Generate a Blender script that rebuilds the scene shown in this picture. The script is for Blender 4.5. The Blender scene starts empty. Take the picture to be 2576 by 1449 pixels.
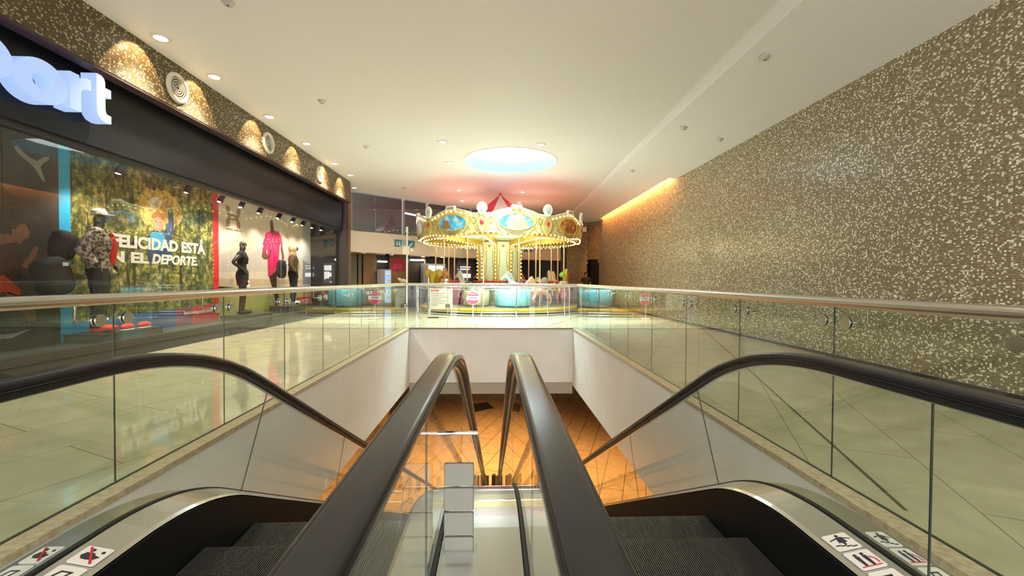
import bpy, bmesh, math, random
from math import sin, cos, pi, radians as RAD, atan2, sqrt
from mathutils import Vector, Matrix
random.seed(7)
S = bpy.context.scene
COL = S.collection
# ------------------------------------------------------------------ camera
YAW, PIT, ROL = RAD(2.2976), RAD(-1.0859), RAD(0.3569)
CAMZ, FPX = 1.2, 1075.0
f = Vector((sin(YAW)*cos(PIT), cos(YAW)*cos(PIT), sin(PIT)))
r = Vector((cos(YAW), -sin(YAW), 0)); u = r.cross(f)
r2 = r*cos(ROL)+u*sin(ROL); u2 = -r*sin(ROL)+u*cos(ROL)
cd = bpy.data.cameras.new('camera'); cam = bpy.data.objects.new('camera', cd); COL.objects.link(cam)
cd.sensor_width = 36; cd.lens = 36*FPX/2576; cd.clip_start = .03; cd.clip_end = 200
cam.matrix_world = Matrix(((r2.x, u2.x, -f.x, 0), (r2.y, u2.y, -f.y, 0), (r2.z, u2.z, -f.z, CAMZ), (0, 0, 0, 1)))
S.camera = cam
# ------------------------------------------------------------------ world, exposure
w = bpy.data.worlds.new('world'); S.world = w; w.use_nodes = True
w.node_tree.nodes['Background'].inputs[0].default_value = (1.0, .975, .975, 1)
w.node_tree.nodes['Background'].inputs[1].default_value = 2.15
S.view_settings.view_transform = 'Standard'; S.view_settings.look = 'None'
S.view_settings.gamma = 1; S.view_settings.use_curve_mapping = False
S.view_settings.exposure = 0.75
# ------------------------------------------------------------------ lights
def light(name, kind, loc, energy, color, aim=None, **kw):
    d = bpy.data.lights.new(name, kind); d.energy = energy; d.color = color
    for k, v in kw.items(): setattr(d, k, v)
    o = bpy.data.objects.new(name, d); COL.objects.link(o); o.location = loc
    if aim is not None:
        o.rotation_euler = (Vector(aim)-Vector(loc)).to_track_quat('-Z', 'Y').to_euler()
    return o
SKY = (.44, 12.54)
# daylight tube above the round roof opening: a wide soft part and a tight shaft
light('skylight_lamp', 'AREA', (SKY[0], SKY[1], 4.80), 300, (.72, .94, 1), (SKY[0], SKY[1], 0), shape='DISK', size=2.2, spread=RAD(95))
light('skylight_shaft', 'AREA', (SKY[0]-.15, SKY[1]-.1, 4.93), 480, (.85, .97, 1), (.13, 12.55, 0), shape='DISK', size=1.4, spread=RAD(8))
WARM = (1, .62, .3)
for y in (6.42, 7.6, 9.4, 11.2, 13.1, 14.5):      # wall washing downlights over the left fascia
    light('downlight_lamp', 'SPOT', (-4.86, y, 4.63), 42, WARM, (-5.25, y, 4.05), spot_size=RAD(84), spot_blend=.10, shadow_soft_size=.02)
for y in (6.42, 7.6, 9.4, 11.2, 13.1, 14.5):
    light('downlight_floor_lamp', 'SPOT', (-4.83, y, 4.62), 300, (1, .93, .74), (-4.5, y, 0), spot_size=RAD(95), spot_blend=.7, shadow_soft_size=.05)
cv = light('cove_lamp', 'AREA', (5.28, 17.1, 4.66), 300, (1, .38, .085), shape='RECTANGLE', size=.05, size_y=8.6); cv.rotation_euler = (0, RAD(-22), 0)
for (x, y) in ((-1.33, 10.85), (1.15, 10.92), (-1.37, 12.78), (-1.4, 16.65), (1.08, 16.85), (-1.45, 18.9), (1.07, 19.2), (-1.35, 3.2), (1.15, 3.2)):
    light('ceiling_lamp', 'SPOT', (x, y, 4.6), 60, (1, .85, .62), (x, y, 0), spot_size=RAD(100), spot_blend=.6, shadow_soft_size=.06)
for (x, y, e) in ((-3, 9, 200), (2.5, 9, 200), (-2, 15, 220), (3, 15, 200), (-.5, 19, 160), (0, 6.5, 120)):   # lower hall, warm
    light('lower_hall_lamp', 'SPOT', (x, y, -1.6), e*4.4, (1, .58, .23), (x, y, -5), spot_size=RAD(125), spot_blend=.8, shadow_soft_size=.1)
# ------------------------------------------------------------------ materials
def nodes(m):
    nt = m.node_tree; return nt, nt.nodes, nt.links
def M(name, c, rough=.5, metal=0., emit=0., ecol=None, spec=.5, coat=0., sample=True):
    m = bpy.data.materials.new(name); m.use_nodes = True
    b = m.node_tree.nodes['Principled BSDF']
    b.inputs['Base Color'].default_value = (*c, 1); b.inputs['Roughness'].default_value = rough
    b.inputs['Metallic'].default_value = metal; b.inputs['Specular IOR Level'].default_value = spec
    b.inputs['Coat Weight'].default_value = coat
    if emit:
        b.inputs['Emission Color'].default_value = (*(ecol or c), 1); b.inputs['Emission Strength'].default_value = emit
        if not sample: m.cycles.emission_sampling = 'NONE'
    return m
def noisy(m, scale=8, lo=(.8, .8, .8), hi=(1, 1, 1), detail=4, p0=.35, p1=.65, stretch=(1, 1, 1), bump=0., rgh=None):
    """multiply noise between two colours into the base colour"""
    nt, N, L = nodes(m); b = N['Principled BSDF']
    g = N.new('ShaderNodeNewGeometry'); mp = N.new('ShaderNodeMapping'); L.new(g.outputs['Position'], mp.inputs[0])
    mp.inputs['Scale'].default_value = stretch
    n = N.new('ShaderNodeTexNoise'); n.inputs['Scale'].default_value = scale; n.inputs['Detail'].default_value = detail
    L.new(mp.outputs[0], n.inputs['Vector'])
    rp = N.new('ShaderNodeValToRGB'); rp.color_ramp.elements[0].position = p0; rp.color_ramp.elements[1].position = p1
    rp.color_ramp.elements[0].color = (*lo, 1); rp.color_ramp.elements[1].color = (*hi, 1)
    L.new(n.outputs['Fac'], rp.inputs[0]); L.new(rp.outputs[0], b.inputs['Base Color'])
    if bump:
        bp = N.new('ShaderNodeBump'); bp.inputs['Strength'].default_value = bump; bp.inputs['Distance'].default_value = .01
        L.new(n.outputs['Fac'], bp.inputs['Height']); L.new(bp.outputs[0], b.inputs['Normal'])
    if rgh:
        mr = N.new('ShaderNodeMapRange'); mr.inputs[3].default_value = rgh[0]; mr.inputs[4].default_value = rgh[1]
        L.new(n.outputs['Fac'], mr.inputs[0]); L.new(mr.outputs[0], b.inputs['Roughness'])
    return m
def math_n(N, L, op, a, b=None):
    n = N.new('ShaderNodeMath'); n.operation = op
    for i, v in enumerate((a, b)):
        if v is None: continue
        if isinstance(v, (int, float)): n.inputs[i].default_value = v
        else: L.new(v, n.inputs[i])
    return n.outputs[0]
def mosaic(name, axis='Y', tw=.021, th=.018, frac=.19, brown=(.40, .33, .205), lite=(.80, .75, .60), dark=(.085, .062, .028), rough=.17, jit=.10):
    m = bpy.data.materials.new(name); m.use_nodes = True
    nt, N, L = nodes(m); b = N['Principled BSDF']
    g = N.new('ShaderNodeNewGeometry'); sp = N.new('ShaderNodeSeparateXYZ'); L.new(g.outputs['Position'], sp.inputs[0])
    uu = math_n(N, L, 'DIVIDE', sp.outputs[axis], tw); vv = math_n(N, L, 'DIVIDE', sp.outputs['Z'], th)
    fu = math_n(N, L, 'FLOOR', uu); fv = math_n(N, L, 'FLOOR', vv)
    cb = N.new('ShaderNodeCombineXYZ'); L.new(fu, cb.inputs[0]); L.new(fv, cb.inputs[1])
    wn = N.new('ShaderNodeTexWhiteNoise'); wn.noise_dimensions = '2D'; L.new(cb.outputs[0], wn.inputs['Vector'])
    isl = math_n(N, L, 'GREATER_THAN', wn.outputs['Value'], 1-frac)
    cb2 = N.new('ShaderNodeVectorMath'); cb2.operation = 'ADD'; cb2.inputs[1].default_value = (37.3, 11.7, 0); L.new(cb.outputs[0], cb2.inputs[0])
    wn2 = N.new('ShaderNodeTexWhiteNoise'); wn2.noise_dimensions = '2D'; L.new(cb2.outputs[0], wn2.inputs['Vector'])
    var = N.new('ShaderNodeMix'); var.data_type = 'RGBA'; L.new(wn2.outputs['Value'], var.inputs[0])
    var.inputs[6].default_value = tuple(.7*x for x in brown)+(1,); var.inputs[7].default_value = tuple(1.3*x for x in brown)+(1,)
    varl = N.new('ShaderNodeMix'); varl.data_type = 'RGBA'; L.new(wn2.outputs['Value'], varl.inputs[0])
    varl.inputs[6].default_value = tuple(.6*x for x in lite)+(1,); varl.inputs[7].default_value = tuple(1.15*x for x in lite)+(1,)
    # mortar: clear dark lines between rows, hardly any inside the pale tiles
    fr = math_n(N, L, 'FRACT', vv); mort = math_n(N, L, 'LESS_THAN', fr, .42)
    fr2 = math_n(N, L, 'FRACT', uu); mort2 = math_n(N, L, 'LESS_THAN', fr2, .07)
    nb = math_n(N, L, 'SUBTRACT', 1., isl); mo = math_n(N, L, 'MULTIPLY', mort, nb)
    mo2 = math_n(N, L, 'MULTIPLY', math_n(N, L, 'MULTIPLY', mort2, nb), .4); mo = math_n(N, L, 'MAXIMUM', mo, mo2)
    m1 = N.new('ShaderNodeMix'); m1.data_type = 'RGBA'; L.new(mo, m1.inputs[0]); L.new(var.outputs[2], m1.inputs[6]); m1.inputs[7].default_value = (*dark, 1)
    m2 = N.new('ShaderNodeMix'); m2.data_type = 'RGBA'; L.new(isl, m2.inputs[0]); L.new(m1.outputs[2], m2.inputs[6]); L.new(varl.outputs[2], m2.inputs[7])
    L.new(m2.outputs[2], b.inputs['Base Color'])
    vm = N.new('ShaderNodeVectorMath'); vm.operation = 'SUBTRACT'; vm.inputs[1].default_value = (.5, .5, .5); L.new(wn2.outputs['Color'], vm.inputs[0])
    vs = N.new('ShaderNodeVectorMath'); vs.operation = 'SCALE'; vs.inputs['Scale'].default_value = jit; L.new(vm.outputs[0], vs.inputs[0])
    va = N.new('ShaderNodeVectorMath'); va.operation = 'ADD'; L.new(vs.outputs[0], va.inputs[0]); L.new(g.outputs['Normal'], va.inputs[1])
    vn = N.new('ShaderNodeVectorMath'); vn.operation = 'NORMALIZE'; L.new(va.outputs[0], vn.inputs[0]); L.new(vn.outputs[0], b.inputs['Normal'])
    rr = math_n(N, L, 'ADD', math_n(N, L, 'MULTIPLY', mo, .5), rough); L.new(rr, b.inputs['Roughness'])
    return m
def glass(name, tint=(.93, .97, .94), ior=1.75, rough=0., k=1.):
    m = bpy.data.materials.new(name); m.use_nodes = True
    nt, N, L = nodes(m); N.remove(N['Principled BSDF']); out = N['Material Output']
    tr = N.new('ShaderNodeBsdfTransparent'); gl = N.new('ShaderNodeBsdfGlossy'); gl.inputs['Roughness'].default_value = rough
    g = N.new('ShaderNodeNewGeometry'); ff = math_n(N, L, 'SUBTRACT', 1., g.outputs['Backfacing'])
    cm = N.new('ShaderNodeMix'); cm.data_type = 'RGBA'; L.new(ff, cm.inputs[0]); cm.inputs[6].default_value = (1, 1, 1, 1); cm.inputs[7].default_value = (*tint, 1)
    L.new(cm.outputs[2], tr.inputs[0])
    fz = N.new('ShaderNodeFresnel'); fz.inputs[0].default_value = ior
    fac = math_n(N, L, 'MULTIPLY', math_n(N, L, 'MULTIPLY', fz.outputs[0], ff), k)
    mx = N.new('ShaderNodeMixShader'); L.new(fac, mx.inputs[0]); L.new(tr.outputs[0], mx.inputs[1]); L.new(gl.outputs[0], mx.inputs[2])
    L.new(mx.outputs[0], out.inputs[0]); return m
def stone_floor(name, ca, cb_, cj, rough=.12, angle=0., sx=1.2, sy=.62, jw=.003):
    m = noisy(M(name, ca, rough), 3.2, ca, cb_, 8, .3, .7)
    nt, N, L = nodes(m); b = N['Principled BSDF']; rp = [n for n in N if n.type == 'VALTORGB'][0]
    g = [n for n in N if n.type == 'NEW_GEOMETRY'][0]
    mp = N.new('ShaderNodeMapping'); L.new(g.outputs['Position'], mp.inputs[0]); mp.inputs['Rotation'].default_value = (0, 0, angle)
    br = N.new('ShaderNodeTexBrick'); L.new(mp.outputs[0], br.inputs['Vector'])
    br.inputs['Scale'].default_value = 1; br.inputs['Brick Width'].default_value = sx; br.inputs['Row Height'].default_value = sy
    br.inputs['Mortar Size'].default_value = jw; br.inputs['Mortar Smooth'].default_value = 0
    mx = N.new('ShaderNodeMix'); mx.data_type = 'RGBA'; L.new(br.outputs['Fac'], mx.inputs[0]); L.new(rp.outputs[0], mx.inputs[6]); mx.inputs[7].default_value = (*cj, 1)
    L.new(mx.outputs[2], b.inputs['Base Color']); return m
m_ceil = M('ceiling_paint', (.79, .81, .83), .55)
m_white = noisy(M('white_plaster', (.78, .76, .73), .6), 2, (.75, .73, .69), (.79, .775, .75))
m_grayb = M('grey_beam_paint', (.36, .33, .28), .6)
m_mos = mosaic('gold_brown_mosaic')
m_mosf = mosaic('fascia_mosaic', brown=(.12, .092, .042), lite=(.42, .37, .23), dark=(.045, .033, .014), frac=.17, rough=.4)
m_mosx = mosaic('end_wall_mosaic', 'X', frac=.25, brown=(.22, .14, .055), lite=(.42, .30, .13), dark=(.10, .06, .02))
m_floor = stone_floor('polished_beige_stone', (.47, .41, .28), (.58, .51, .36), (.17, .13, .08), .055, RAD(-64), 1.5, .68)
m_floor2 = stone_floor('lower_hall_stone', (.50, .34, .18), (.62, .42, .22), (.12, .06, .03), .16, RAD(-70), 3.0, .74, .012)
m_edge = noisy(M('beige_kerb_stone', (.5, .42, .28), .3), 30, (.40, .32, .20), (.56, .48, .33), 6)
m_glass = glass('balustrade_glass', (.88, .955, .87), 1.75)
m_eglass = glass('escalator_glass', (.90, .95, .90), 1.5)
m_sglass = glass('shop_window_glass', (.94, .96, .96), 1.55)
m_clear = glass('clear_glass', (.93, .97, .96), 1.5)
m_steel = M('brushed_steel', (.58, .57, .53), .27, 1.)
m_deck = M('deck_steel', (.76, .76, .75), .27, 1.)
def brushed(m, an=.85):
    nt, N, L = nodes(m); b = N['Principled BSDF']; c = N.new('ShaderNodeCombineXYZ'); c.inputs[0].default_value = 1
    b.inputs['Anisotropic'].default_value = an; L.new(c.outputs[0], b.inputs['Tangent']); return m
brushed(m_deck)
m_chrome = M('polished_steel', (.75, .75, .74), .12, 1.)
m_rub = M('handrail_rubber', (.014, .013, .015), .20, spec=.45)
m_blk = M('black_plastic', (.012, .012, .012), .45)
m_skirt = M('dark_skirt_metal', (.006, .006, .006), .5, spec=.2)
m_step = M('ribbed_step_metal', (.12, .118, .11), .34, .7); m_groove = M('step_groove', (.01, .01, .01), .7)
m_board = M('black_shop_fascia', (.008, .008, .010), .30, spec=.22)
m_dark = M('dark_interior', (.03, .027, .026), .7)
m_dframe = M('dark_frame', (.035, .028, .028), .5)
m_gray = M('light_grey_metal', (.55, .55, .53), .45, .3)
m_lens = M('lamp_lens', (1, .93, .8), .5, emit=7, sample=False)
m_fluo = M('tube_light', (.9, 1, 1), .5, emit=6)
m_tileoff = M('white_enamel', (.75, .74, .7), .4)
# ------------------------------------------------------------------ mesh builder
WL = {}
class MB:
    def __init__(s): s.v = []; s.f = []; s.mi = []; s.m = 0; s.sm = []
    def add(s, vs, fs, smooth=False):
        o = len(s.v); s.v += [tuple(p) for p in vs]
        for q in fs: s.f.append([i+o for i in q]); s.mi.append(s.m); s.sm.append(smooth)
        return s
    def box(s, a, b):
        (x0, y0, z0), (x1, y1, z1) = [(min(p, q)) for p, q in zip(a, b)], [(max(p, q)) for p, q in zip(a, b)]
        return s.add([(x0, y0, z0), (x1, y0, z0), (x1, y1, z0), (x0, y1, z0), (x0, y0, z1), (x1, y0, z1), (x1, y1, z1), (x0, y1, z1)],
                     [(0, 3, 2, 1), (4, 5, 6, 7), (0, 1, 5, 4), (1, 2, 6, 5), (2, 3, 7, 6), (3, 0, 4, 7)])
    def obox(s, c, size, rz=0., tilt=None):
        R = tilt or Matrix.Rotation(rz, 3, 'Z'); h = [d/2 for d in size]; c = Vector(c)
        vs = [c+R@Vector((sx*h[0], sy*h[1], sz*h[2])) for sz in (-1, 1) for sx, sy in ((-1, -1), (1, -1), (1, 1), (-1, 1))]
        return s.add(vs, [(0, 3, 2, 1), (4, 5, 6, 7), (0, 1, 5, 4), (1, 2, 6, 5), (2, 3, 7, 6), (3, 0, 4, 7)])
    def quad(s, a, b, c, d): return s.add([a, b, c, d], [(0, 1, 2, 3)])
    def tube(s, pts, rad, n=8, caps=True, closed=False):
        pts = [Vector(p) for p in pts]; k = len(pts); rr = rad if isinstance(rad, (list, tuple)) else [rad]*k
        vs = []; up = None
        for i, p in enumerate(pts):
            a = pts[(i-1) % k] if (closed or i > 0) else p; b = pts[(i+1) % k] if (closed or i < k-1) else p
            t = (b-a).normalized()
            if up is None:
                up = Vector((0, 0, 1)) if abs(t.z) < .9 else Vector((1, 0, 0))
            sd = t.cross(up)
            if sd.length < 1e-4: sd = t.cross(Vector((1, 0, 0)))
            sd.normalize(); up = sd.cross(t).normalized()
            for j in range(n):
                an = 2*pi*j/n; vs.append(p+(sd*cos(an)+up*sin(an))*rr[i])
        fs = []; rng = k if closed else k-1
        for i in range(rng):
            for j in range(n):
                a, b = i*n+j, i*n+(j+1) % n; c, d = ((i+1) % k)*n+(j+1) % n, ((i+1) % k)*n+j
                fs.append((a, d, c, b))
        s.add(vs, fs, True)
        if caps and not closed: s.add(vs[:n], [tuple(range(n))]); s.add(vs[-n:], [tuple(reversed(range(n)))])
        return s
    def cyl(s, a, b, rad, n=16): return s.tube([a, b], rad, n)
    def lathe(s, prof, c=(0, 0, 0), n=24, a0=0., a1=2*pi, smooth=True):
        full = abs(a1-a0-2*pi) < 1e-6; m = n if full else n+1; vs = []
        for (rd, z) in prof:
            for j in range(m):
                an = a0+(a1-a0)*j/n; vs.append((c[0]+rd*cos(an), c[1]+rd*sin(an), c[2]+z))
        fs = []
        for i in range(len(prof)-1):
            for j in range(n if full else n):
                a, b = i*m+j, i*m+(j+1) % m
                fs.append((a, b, b+m, a+m))
        return s.add(vs, fs, smooth)
    def ball(s, c, rad, sc=(1, 1, 1), nu=10, nv=7, R=None, pw=1.):
        vs = []; fs = []; R = R or Matrix.Identity(3); c = Vector(c)
        for i in range(nv+1):
            t = pi*i/nv
            for j in range(nu):
                a = 2*pi*j/nu; q = [math.copysign(abs(e)**pw, e) if abs(e) > 1e-9 else 0. for e in (sin(t), cos(a), sin(a), cos(t))]; vs.append(c+R@Vector((rad*sc[0]*q[0]*q[1], rad*sc[1]*q[0]*q[2], rad*sc[2]*q[3])))
        for i in range(nv):
            for j in range(nu): fs.append((i*nu+j, (i+1)*nu+j, (i+1)*nu+(j+1) % nu, i*nu+(j+1) % nu))
        return s.add(vs, fs, True)
    def prism(s, poly, fn, d0, d1, caps=True):
        """poly 2D outline; fn(u, v, d) -> 3D"""
        n = len(poly); vs = [fn(a, b, d0) for a, b in poly]+[fn(a, b, d1) for a, b in poly]
        fs = [(i, (i+1) % n, n+(i+1) % n, n+i) for i in range(n)]
        if caps: fs += [tuple(reversed(range(n))), tuple(range(n, 2*n))]
        return s.add(vs, fs)
    def sweep(s, sec, path, closed=True, smooth=False):
        """section of (x, n) swept along a path of (y, z) in the YZ plane, n = normal offset (up)"""
        k = len(path); n = len(sec); vs = []
        for i in range(k):
            a = path[max(i-1, 0)]; b = path[min(i+1, k-1)]
            ty, tz = b[0]-a[0], b[1]-a[1]; l = sqrt(ty*ty+tz*tz) or 1; ty /= l; tz /= l
            ny, nz = -tz, ty
            for (x, q) in sec: vs.append((x, path[i][0]+ny*q, path[i][1]+nz*q))
        fs = []
        for i in range(k-1):
            for j in range(n if closed else n-1):
                fs.append((i*n+j, i*n+(j+1) % n, (i+1)*n+(j+1) % n, (i+1)*n+j))
        if closed: fs += [tuple(reversed(range(n))), tuple(range((k-1)*n, k*n))]
        return s.add(vs, fs, smooth)
    def build(s, name, mat, parent=None, label=None, recalc=True):
        me = bpy.data.meshes.new(name); off = WL.get(parent.name, (0, 0, 0)) if parent else (0, 0, 0)
        me.from_pydata([(a-off[0], b-off[1], c-off[2]) for a, b, c in s.v], [], s.f)
        for m in (mat if isinstance(mat, (list, tuple)) else [mat]): me.materials.append(m)
        me.polygons.foreach_set('material_index', s.mi); me.polygons.foreach_set('use_smooth', s.sm); me.update()
        if recalc:
            bm = bmesh.new(); bm.from_mesh(me); bmesh.ops.recalc_face_normals(bm, faces=bm.faces); bm.to_mesh(me); bm.free()
        o = bpy.data.objects.new(name, me); COL.objects.link(o)
        WL[o.name] = off
        if parent: o.parent = parent
        if label: o['label'] = label
        return o
def tag(o, label, cat, group=None, kind=None):
    o['label'] = label; o['category'] = cat
    if group: o['group'] = group
    if kind: o['kind'] = kind
    return o
def thing(name, label, cat, loc=(0, 0, 0), group=None):
    o = bpy.data.objects.new(name, None); COL.objects.link(o); o.location = loc; o.empty_display_size = .2
    WL[o.name] = tuple(loc); return tag(o, label, cat, group)
def struct(name, mb, mat, parent=None):
    o = mb.build(name, mat, parent, recalc=False)
    if not parent: o['kind'] = 'structure'
    return o
def kids(o): return [c for c in COL.objects if c.parent == o]
def dup(o, loc=None, rz=None, label=None, parent=None):
    c = o.copy(); COL.objects.link(c); c.parent = parent
    if loc is not None: c.location = loc
    if rz is not None: c.rotation_euler = (0, 0, rz)
    if label: c['label'] = label
    for k in kids(o): dup(k, parent=c)
    return c
def text(name, s, box, fn, mat, parent=None, depth=.004, bold=.0, label=None, shear=0.):
    """lettering fitted into box (u0, v0, u1, v1); fn(u, v, d) -> 3D, d towards the viewer"""
    cu = bpy.data.curves.new(name, 'FONT'); cu.body = s; cu.offset = bold; cu.extrude = .01; cu.shear = shear; cu.resolution_u = 3
    to = bpy.data.objects.new(name, cu); COL.objects.link(to)
    dg = bpy.context.evaluated_depsgraph_get(); me = bpy.data.meshes.new_from_object(to.evaluated_get(dg))
    bpy.data.objects.remove(to); bpy.data.curves.remove(cu)
    xs = [v.co.x for v in me.vertices]; ys = [v.co.y for v in me.vertices]
    x0, x1, y0, y1 = min(xs), max(xs), min(ys), max(ys); mb = MB()
    vs = [fn(box[0]+(v.co.x-x0)/(x1-x0)*(box[2]-box[0]), box[1]+(v.co.y-y0)/(y1-y0)*(box[3]-box[1]), depth if v.co.z > 0 else 0) for v in me.vertices]
    mb.add(vs, [tuple(p.vertices) for p in me.polygons]); bpy.data.meshes.remove(me)
    return mb.build(name, mat, parent, label)
def skin(name, vs, es, rs, mat, parent, sub=1, label=None):
    off = WL.get(parent.name, (0, 0, 0)) if parent else (0, 0, 0)
    me = bpy.data.meshes.new(name); me.from_pydata([(a-off[0], b-off[1], c-off[2]) for a, b, c in vs], es, [])
    o = bpy.data.objects.new(name, me); COL.objects.link(o)
    md = o.modifiers.new('skin', 'SKIN'); md.use_smooth_shade = True
    sv = me.skin_vertices[0].data if me.skin_vertices else None
    if sv is None:
        bm = bmesh.new(); bm.from_mesh(me); bm.verts.layers.skin.verify(); bm.to_mesh(me); bm.free(); sv = me.skin_vertices[0].data
    for i, rr in enumerate(rs):
        sv[i].radius = rr if isinstance(rr, tuple) else (rr, rr)
    sv[0].use_root = True
    s2 = o.modifiers.new('sub', 'SUBSURF'); s2.levels = sub; s2.render_levels = sub
    dg = bpy.context.evaluated_depsgraph_get(); m2 = bpy.data.meshes.new_from_object(o.evaluated_get(dg))
    o.modifiers.clear(); o.data = m2; bpy.data.meshes.remove(me); m2.name = name
    m2.materials.clear(); m2.materials.append(mat)
    for p in m2.polygons: p.use_smooth = True
    if parent: o.parent = parent
    WL[o.name] = off
    if label: o['label'] = label
    return o
# ================================================================== SETTING
VL, VR, VF, ZLOW = -2.09, 1.95, 10.55, -6.0          # void edges, lower floor
PL = [(-5.75, 17.1), (-4.4, 18.35), (-2.7, 20.0), (-1.2, 21.0), (1.3, 22.4), (3.8, 23.6)]
ZC = 4.66
b = MB()
for (x0, y0, x1, y1) in ((-14, -7, VL, 34), (VR, -7, 9, 34), (VL, VF, VR, 34), (VL, -7, VR, .35)):
    b.quad((x0, y0, 0), (x1, y0, 0), (x1, y1, 0), (x0, y1, 0))
struct('floor', b, m_floor)
b = MB(); b.box((-14, -7, ZLOW-.1), (9, 30, ZLOW)); struct('floor_lower', b, m_floor2)
# white faces of the opening, grey beam under them
b = MB(); b.box((VL-.25, .35, -1.42), (VL, VF+.25, -.03)); struct('wall_void_left', b, m_white)
b = MB(); b.box((VR, .35, -1.42), (VR+.25, VF+.25, -.03)); struct('wall_void_right', b, m_white)
b = MB(); b.box((VL, VF, -1.34), (VR, VF+.25, -.03)); struct('wall_void_far', b, m_white)
b = MB(); b.box((VL, VF+.02, -1.63), (VR, VF+.25, -1.34)); struct('trim_1', b, m_grayb)
# underside of the upper slab
b = MB()
for (x0, y0, x1, y1) in ((-14, -7, VL-.25, 34), (VR+.25, -7, 9, 34), (VL-.25, VF+.25, VR+.25, 34)):
    b.quad((x0, y0, -1.4), (x0, y1, -1.4), (x1, y1, -1.4), (x1, y0, -1.4))
struct('ceiling_lower', b, m_grayb)
b = MB(); b.box((-14, 25.5, ZLOW), (9, 25.7, -1.4)); struct('wall_lower_far', b, m_mosx)
b = MB(); b.box((7.5, -7, ZLOW), (7.7, 25.5, -1.4)); struct('wall_lower_right', b, m_mos)
b = MB(); b.box((-11, -7, ZLOW), (-10.8, 25.5, -1.4)); struct('wall_lower_left', b, m_dark)
# stone kerb round the opening
b = MB(); b.box((VL-.13, .35, -.03), (VL+.01, VF, .006)); b.box((VR-.01, .35, -.03), (VR+.11, VF, .006)); b.box((VL-.13, VF-.01, -.03), (VR+.11, VF+.07, .006))
struct('trim_2', b, m_edge)
# right mosaic wall, dark skirting
b = MB(); b.box((5.42, -7, 0), (5.6, 22.1, 4.95)); struct('wall_right', b, m_mos)
b = MB(); b.box((5.39, -7, 0), (5.42, 22.1, .045)); struct('baseboard_right', b, m_dframe)
# end walls in mosaic (with a doorway)
b = MB(); b.quad((3.8, 23.6, 0), (4.98, 23.05, 0), (4.98, 23.05, 4.8), (3.8, 23.6, 4.8)); struct('wall_end', b, m_mosx)
b = MB()
b.quad((4.98, 23.05, 2.13), (5.42, 22.1, 2.13), (5.42, 22.1, 4.8), (4.98, 23.05, 4.8)); b.quad((4.98, 23.05, 0), (5.0, 23.0, 0), (5.0, 23.0, 2.13), (4.98, 23.05, 2.13))
struct('wall_end_right', b, m_mosx)
b = MB(); b.box((5.02, 22.2, 0), (7, 25, 2.3)); struct('door_1', b, M('dark_doorway', (.006, .005, .005), .8, spec=.1))
b = MB(); b.box((4.97, 22.98, 2.12), (5.42, 23.05, 2.16)); struct('trim_3', b, m_tileoff)
# main ceiling with the round opening
def tri_fill(name, loops, z, mat, flip=True):
    bm = bmesh.new(); es = []
    for lp in loops:
        vs = [bm.verts.new((x, y, z(x, y) if callable(z) else z)) for x, y in lp]
        for i in range(len(vs)): es.append(bm.edges.new((vs[i], vs[(i+1) % len(vs)])))
    bmesh.ops.triangle_fill(bm, use_beauty=True, use_dissolve=False, edges=es)
    for fc in bm.faces:
        if (fc.normal.z > 0) == flip: fc.normal_flip()
    me = bpy.data.meshes.new(name); bm.to_mesh(me); bm.free(); me.materials.append(mat)
    o = bpy.data.objects.new(name, me); COL.objects.link(o); o['kind'] = 'structure'; return o
circ = [(SKY[0]+1.35*cos(2*pi*i/64), SKY[1]+1.35*sin(2*pi*i/64)) for i in range(64)]
ex = lambda y: 3.33+.026*y
outer = [(-5.2, -1.0), (-5.2, 15.55), (-5.75, 15.55)]+PL[:5]+[(3.8, 23.75), (3.876, 21.0), (ex(-1.0), -1.0)]
tri_fill('ceiling', [outer, circ], ZC, m_ceil)
# sloping strip and sloping right bay
def zs(x, y): return 4.565-(x-(3.60+.0128*y))*.183
b = MB()
XA = lambda y: 3.60+.0128*y
b.add([(ex(-1), -1, ZC), (3.876, 21, ZC), (3.876, 21.4, ZC-.05), (XA(12.7), 12.7, 4.565), (XA(-1), -1, 4.565)], [(0, 1, 2, 3, 4)]); struct('ceiling_fold', b, m_ceil)
b = MB()
def sl(y, xr): return (xr, y, zs(xr, y))
A0, A1, A2 = (XA(-1), -1, 4.565), (XA(12.7), 12.7, 4.565), (3.876, 21.4, ZC-.05)
b.quad(A0, A1, sl(12.7, 5.43), sl(-1, 5.43)); b.quad(A1, A2, sl(21.4, 5.2), sl(12.7, 5.2))
b.quad(A2, (3.8, 23.75, 4.62), (5.0, 23.2, 4.33), sl(21.4, 5.2)); b.quad(sl(21.4, 5.2), (5.0, 23.2, 4.33), (5.5, 22.1, 4.25), (5.43, 21.4, 4.25))
struct('ceiling_right', b, m_ceil)
b = MB(); b.box((5.2, 12.7, 4.29), (5.215, 21.4, 4.45)); struct('trim_4', b, m_ceil)
b = MB(); b.box((5.0, 12.6, 4.8), (5.6, 22.2, 4.9)); struct('ceiling_cove', b, m_ceil)
# cylinder of the opening and its luminous lid
m_well = M('well_paint', (.17, .24, .25), .6)
b = MB(); b.lathe([(1.35, 0), (1.35, .32)], (SKY[0], SKY[1], ZC), 64); o = b.build('skylight_well', m_well, recalc=False); o['kind'] = 'structure'
m_lid = M('luminous_lid', (.8, .97, 1), .5, emit=4.5, ecol=(.82, .97, 1))
b = MB(); b.lathe([(0.01, 0), (1.34, 0)], (SKY[0], SKY[1], ZC+.31), 64)
lid = b.build('skylight', m_lid, recalc=False); tag(lid, 'round glowing skylight in the white ceiling in front of the carousel', 'skylight')
b = MB(); b.lathe([(1.35, -.012), (1.37, -.012), (1.37, 0)], (SKY[0], SKY[1], ZC), 64); struct('trim_5', b, m_tileoff)
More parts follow.
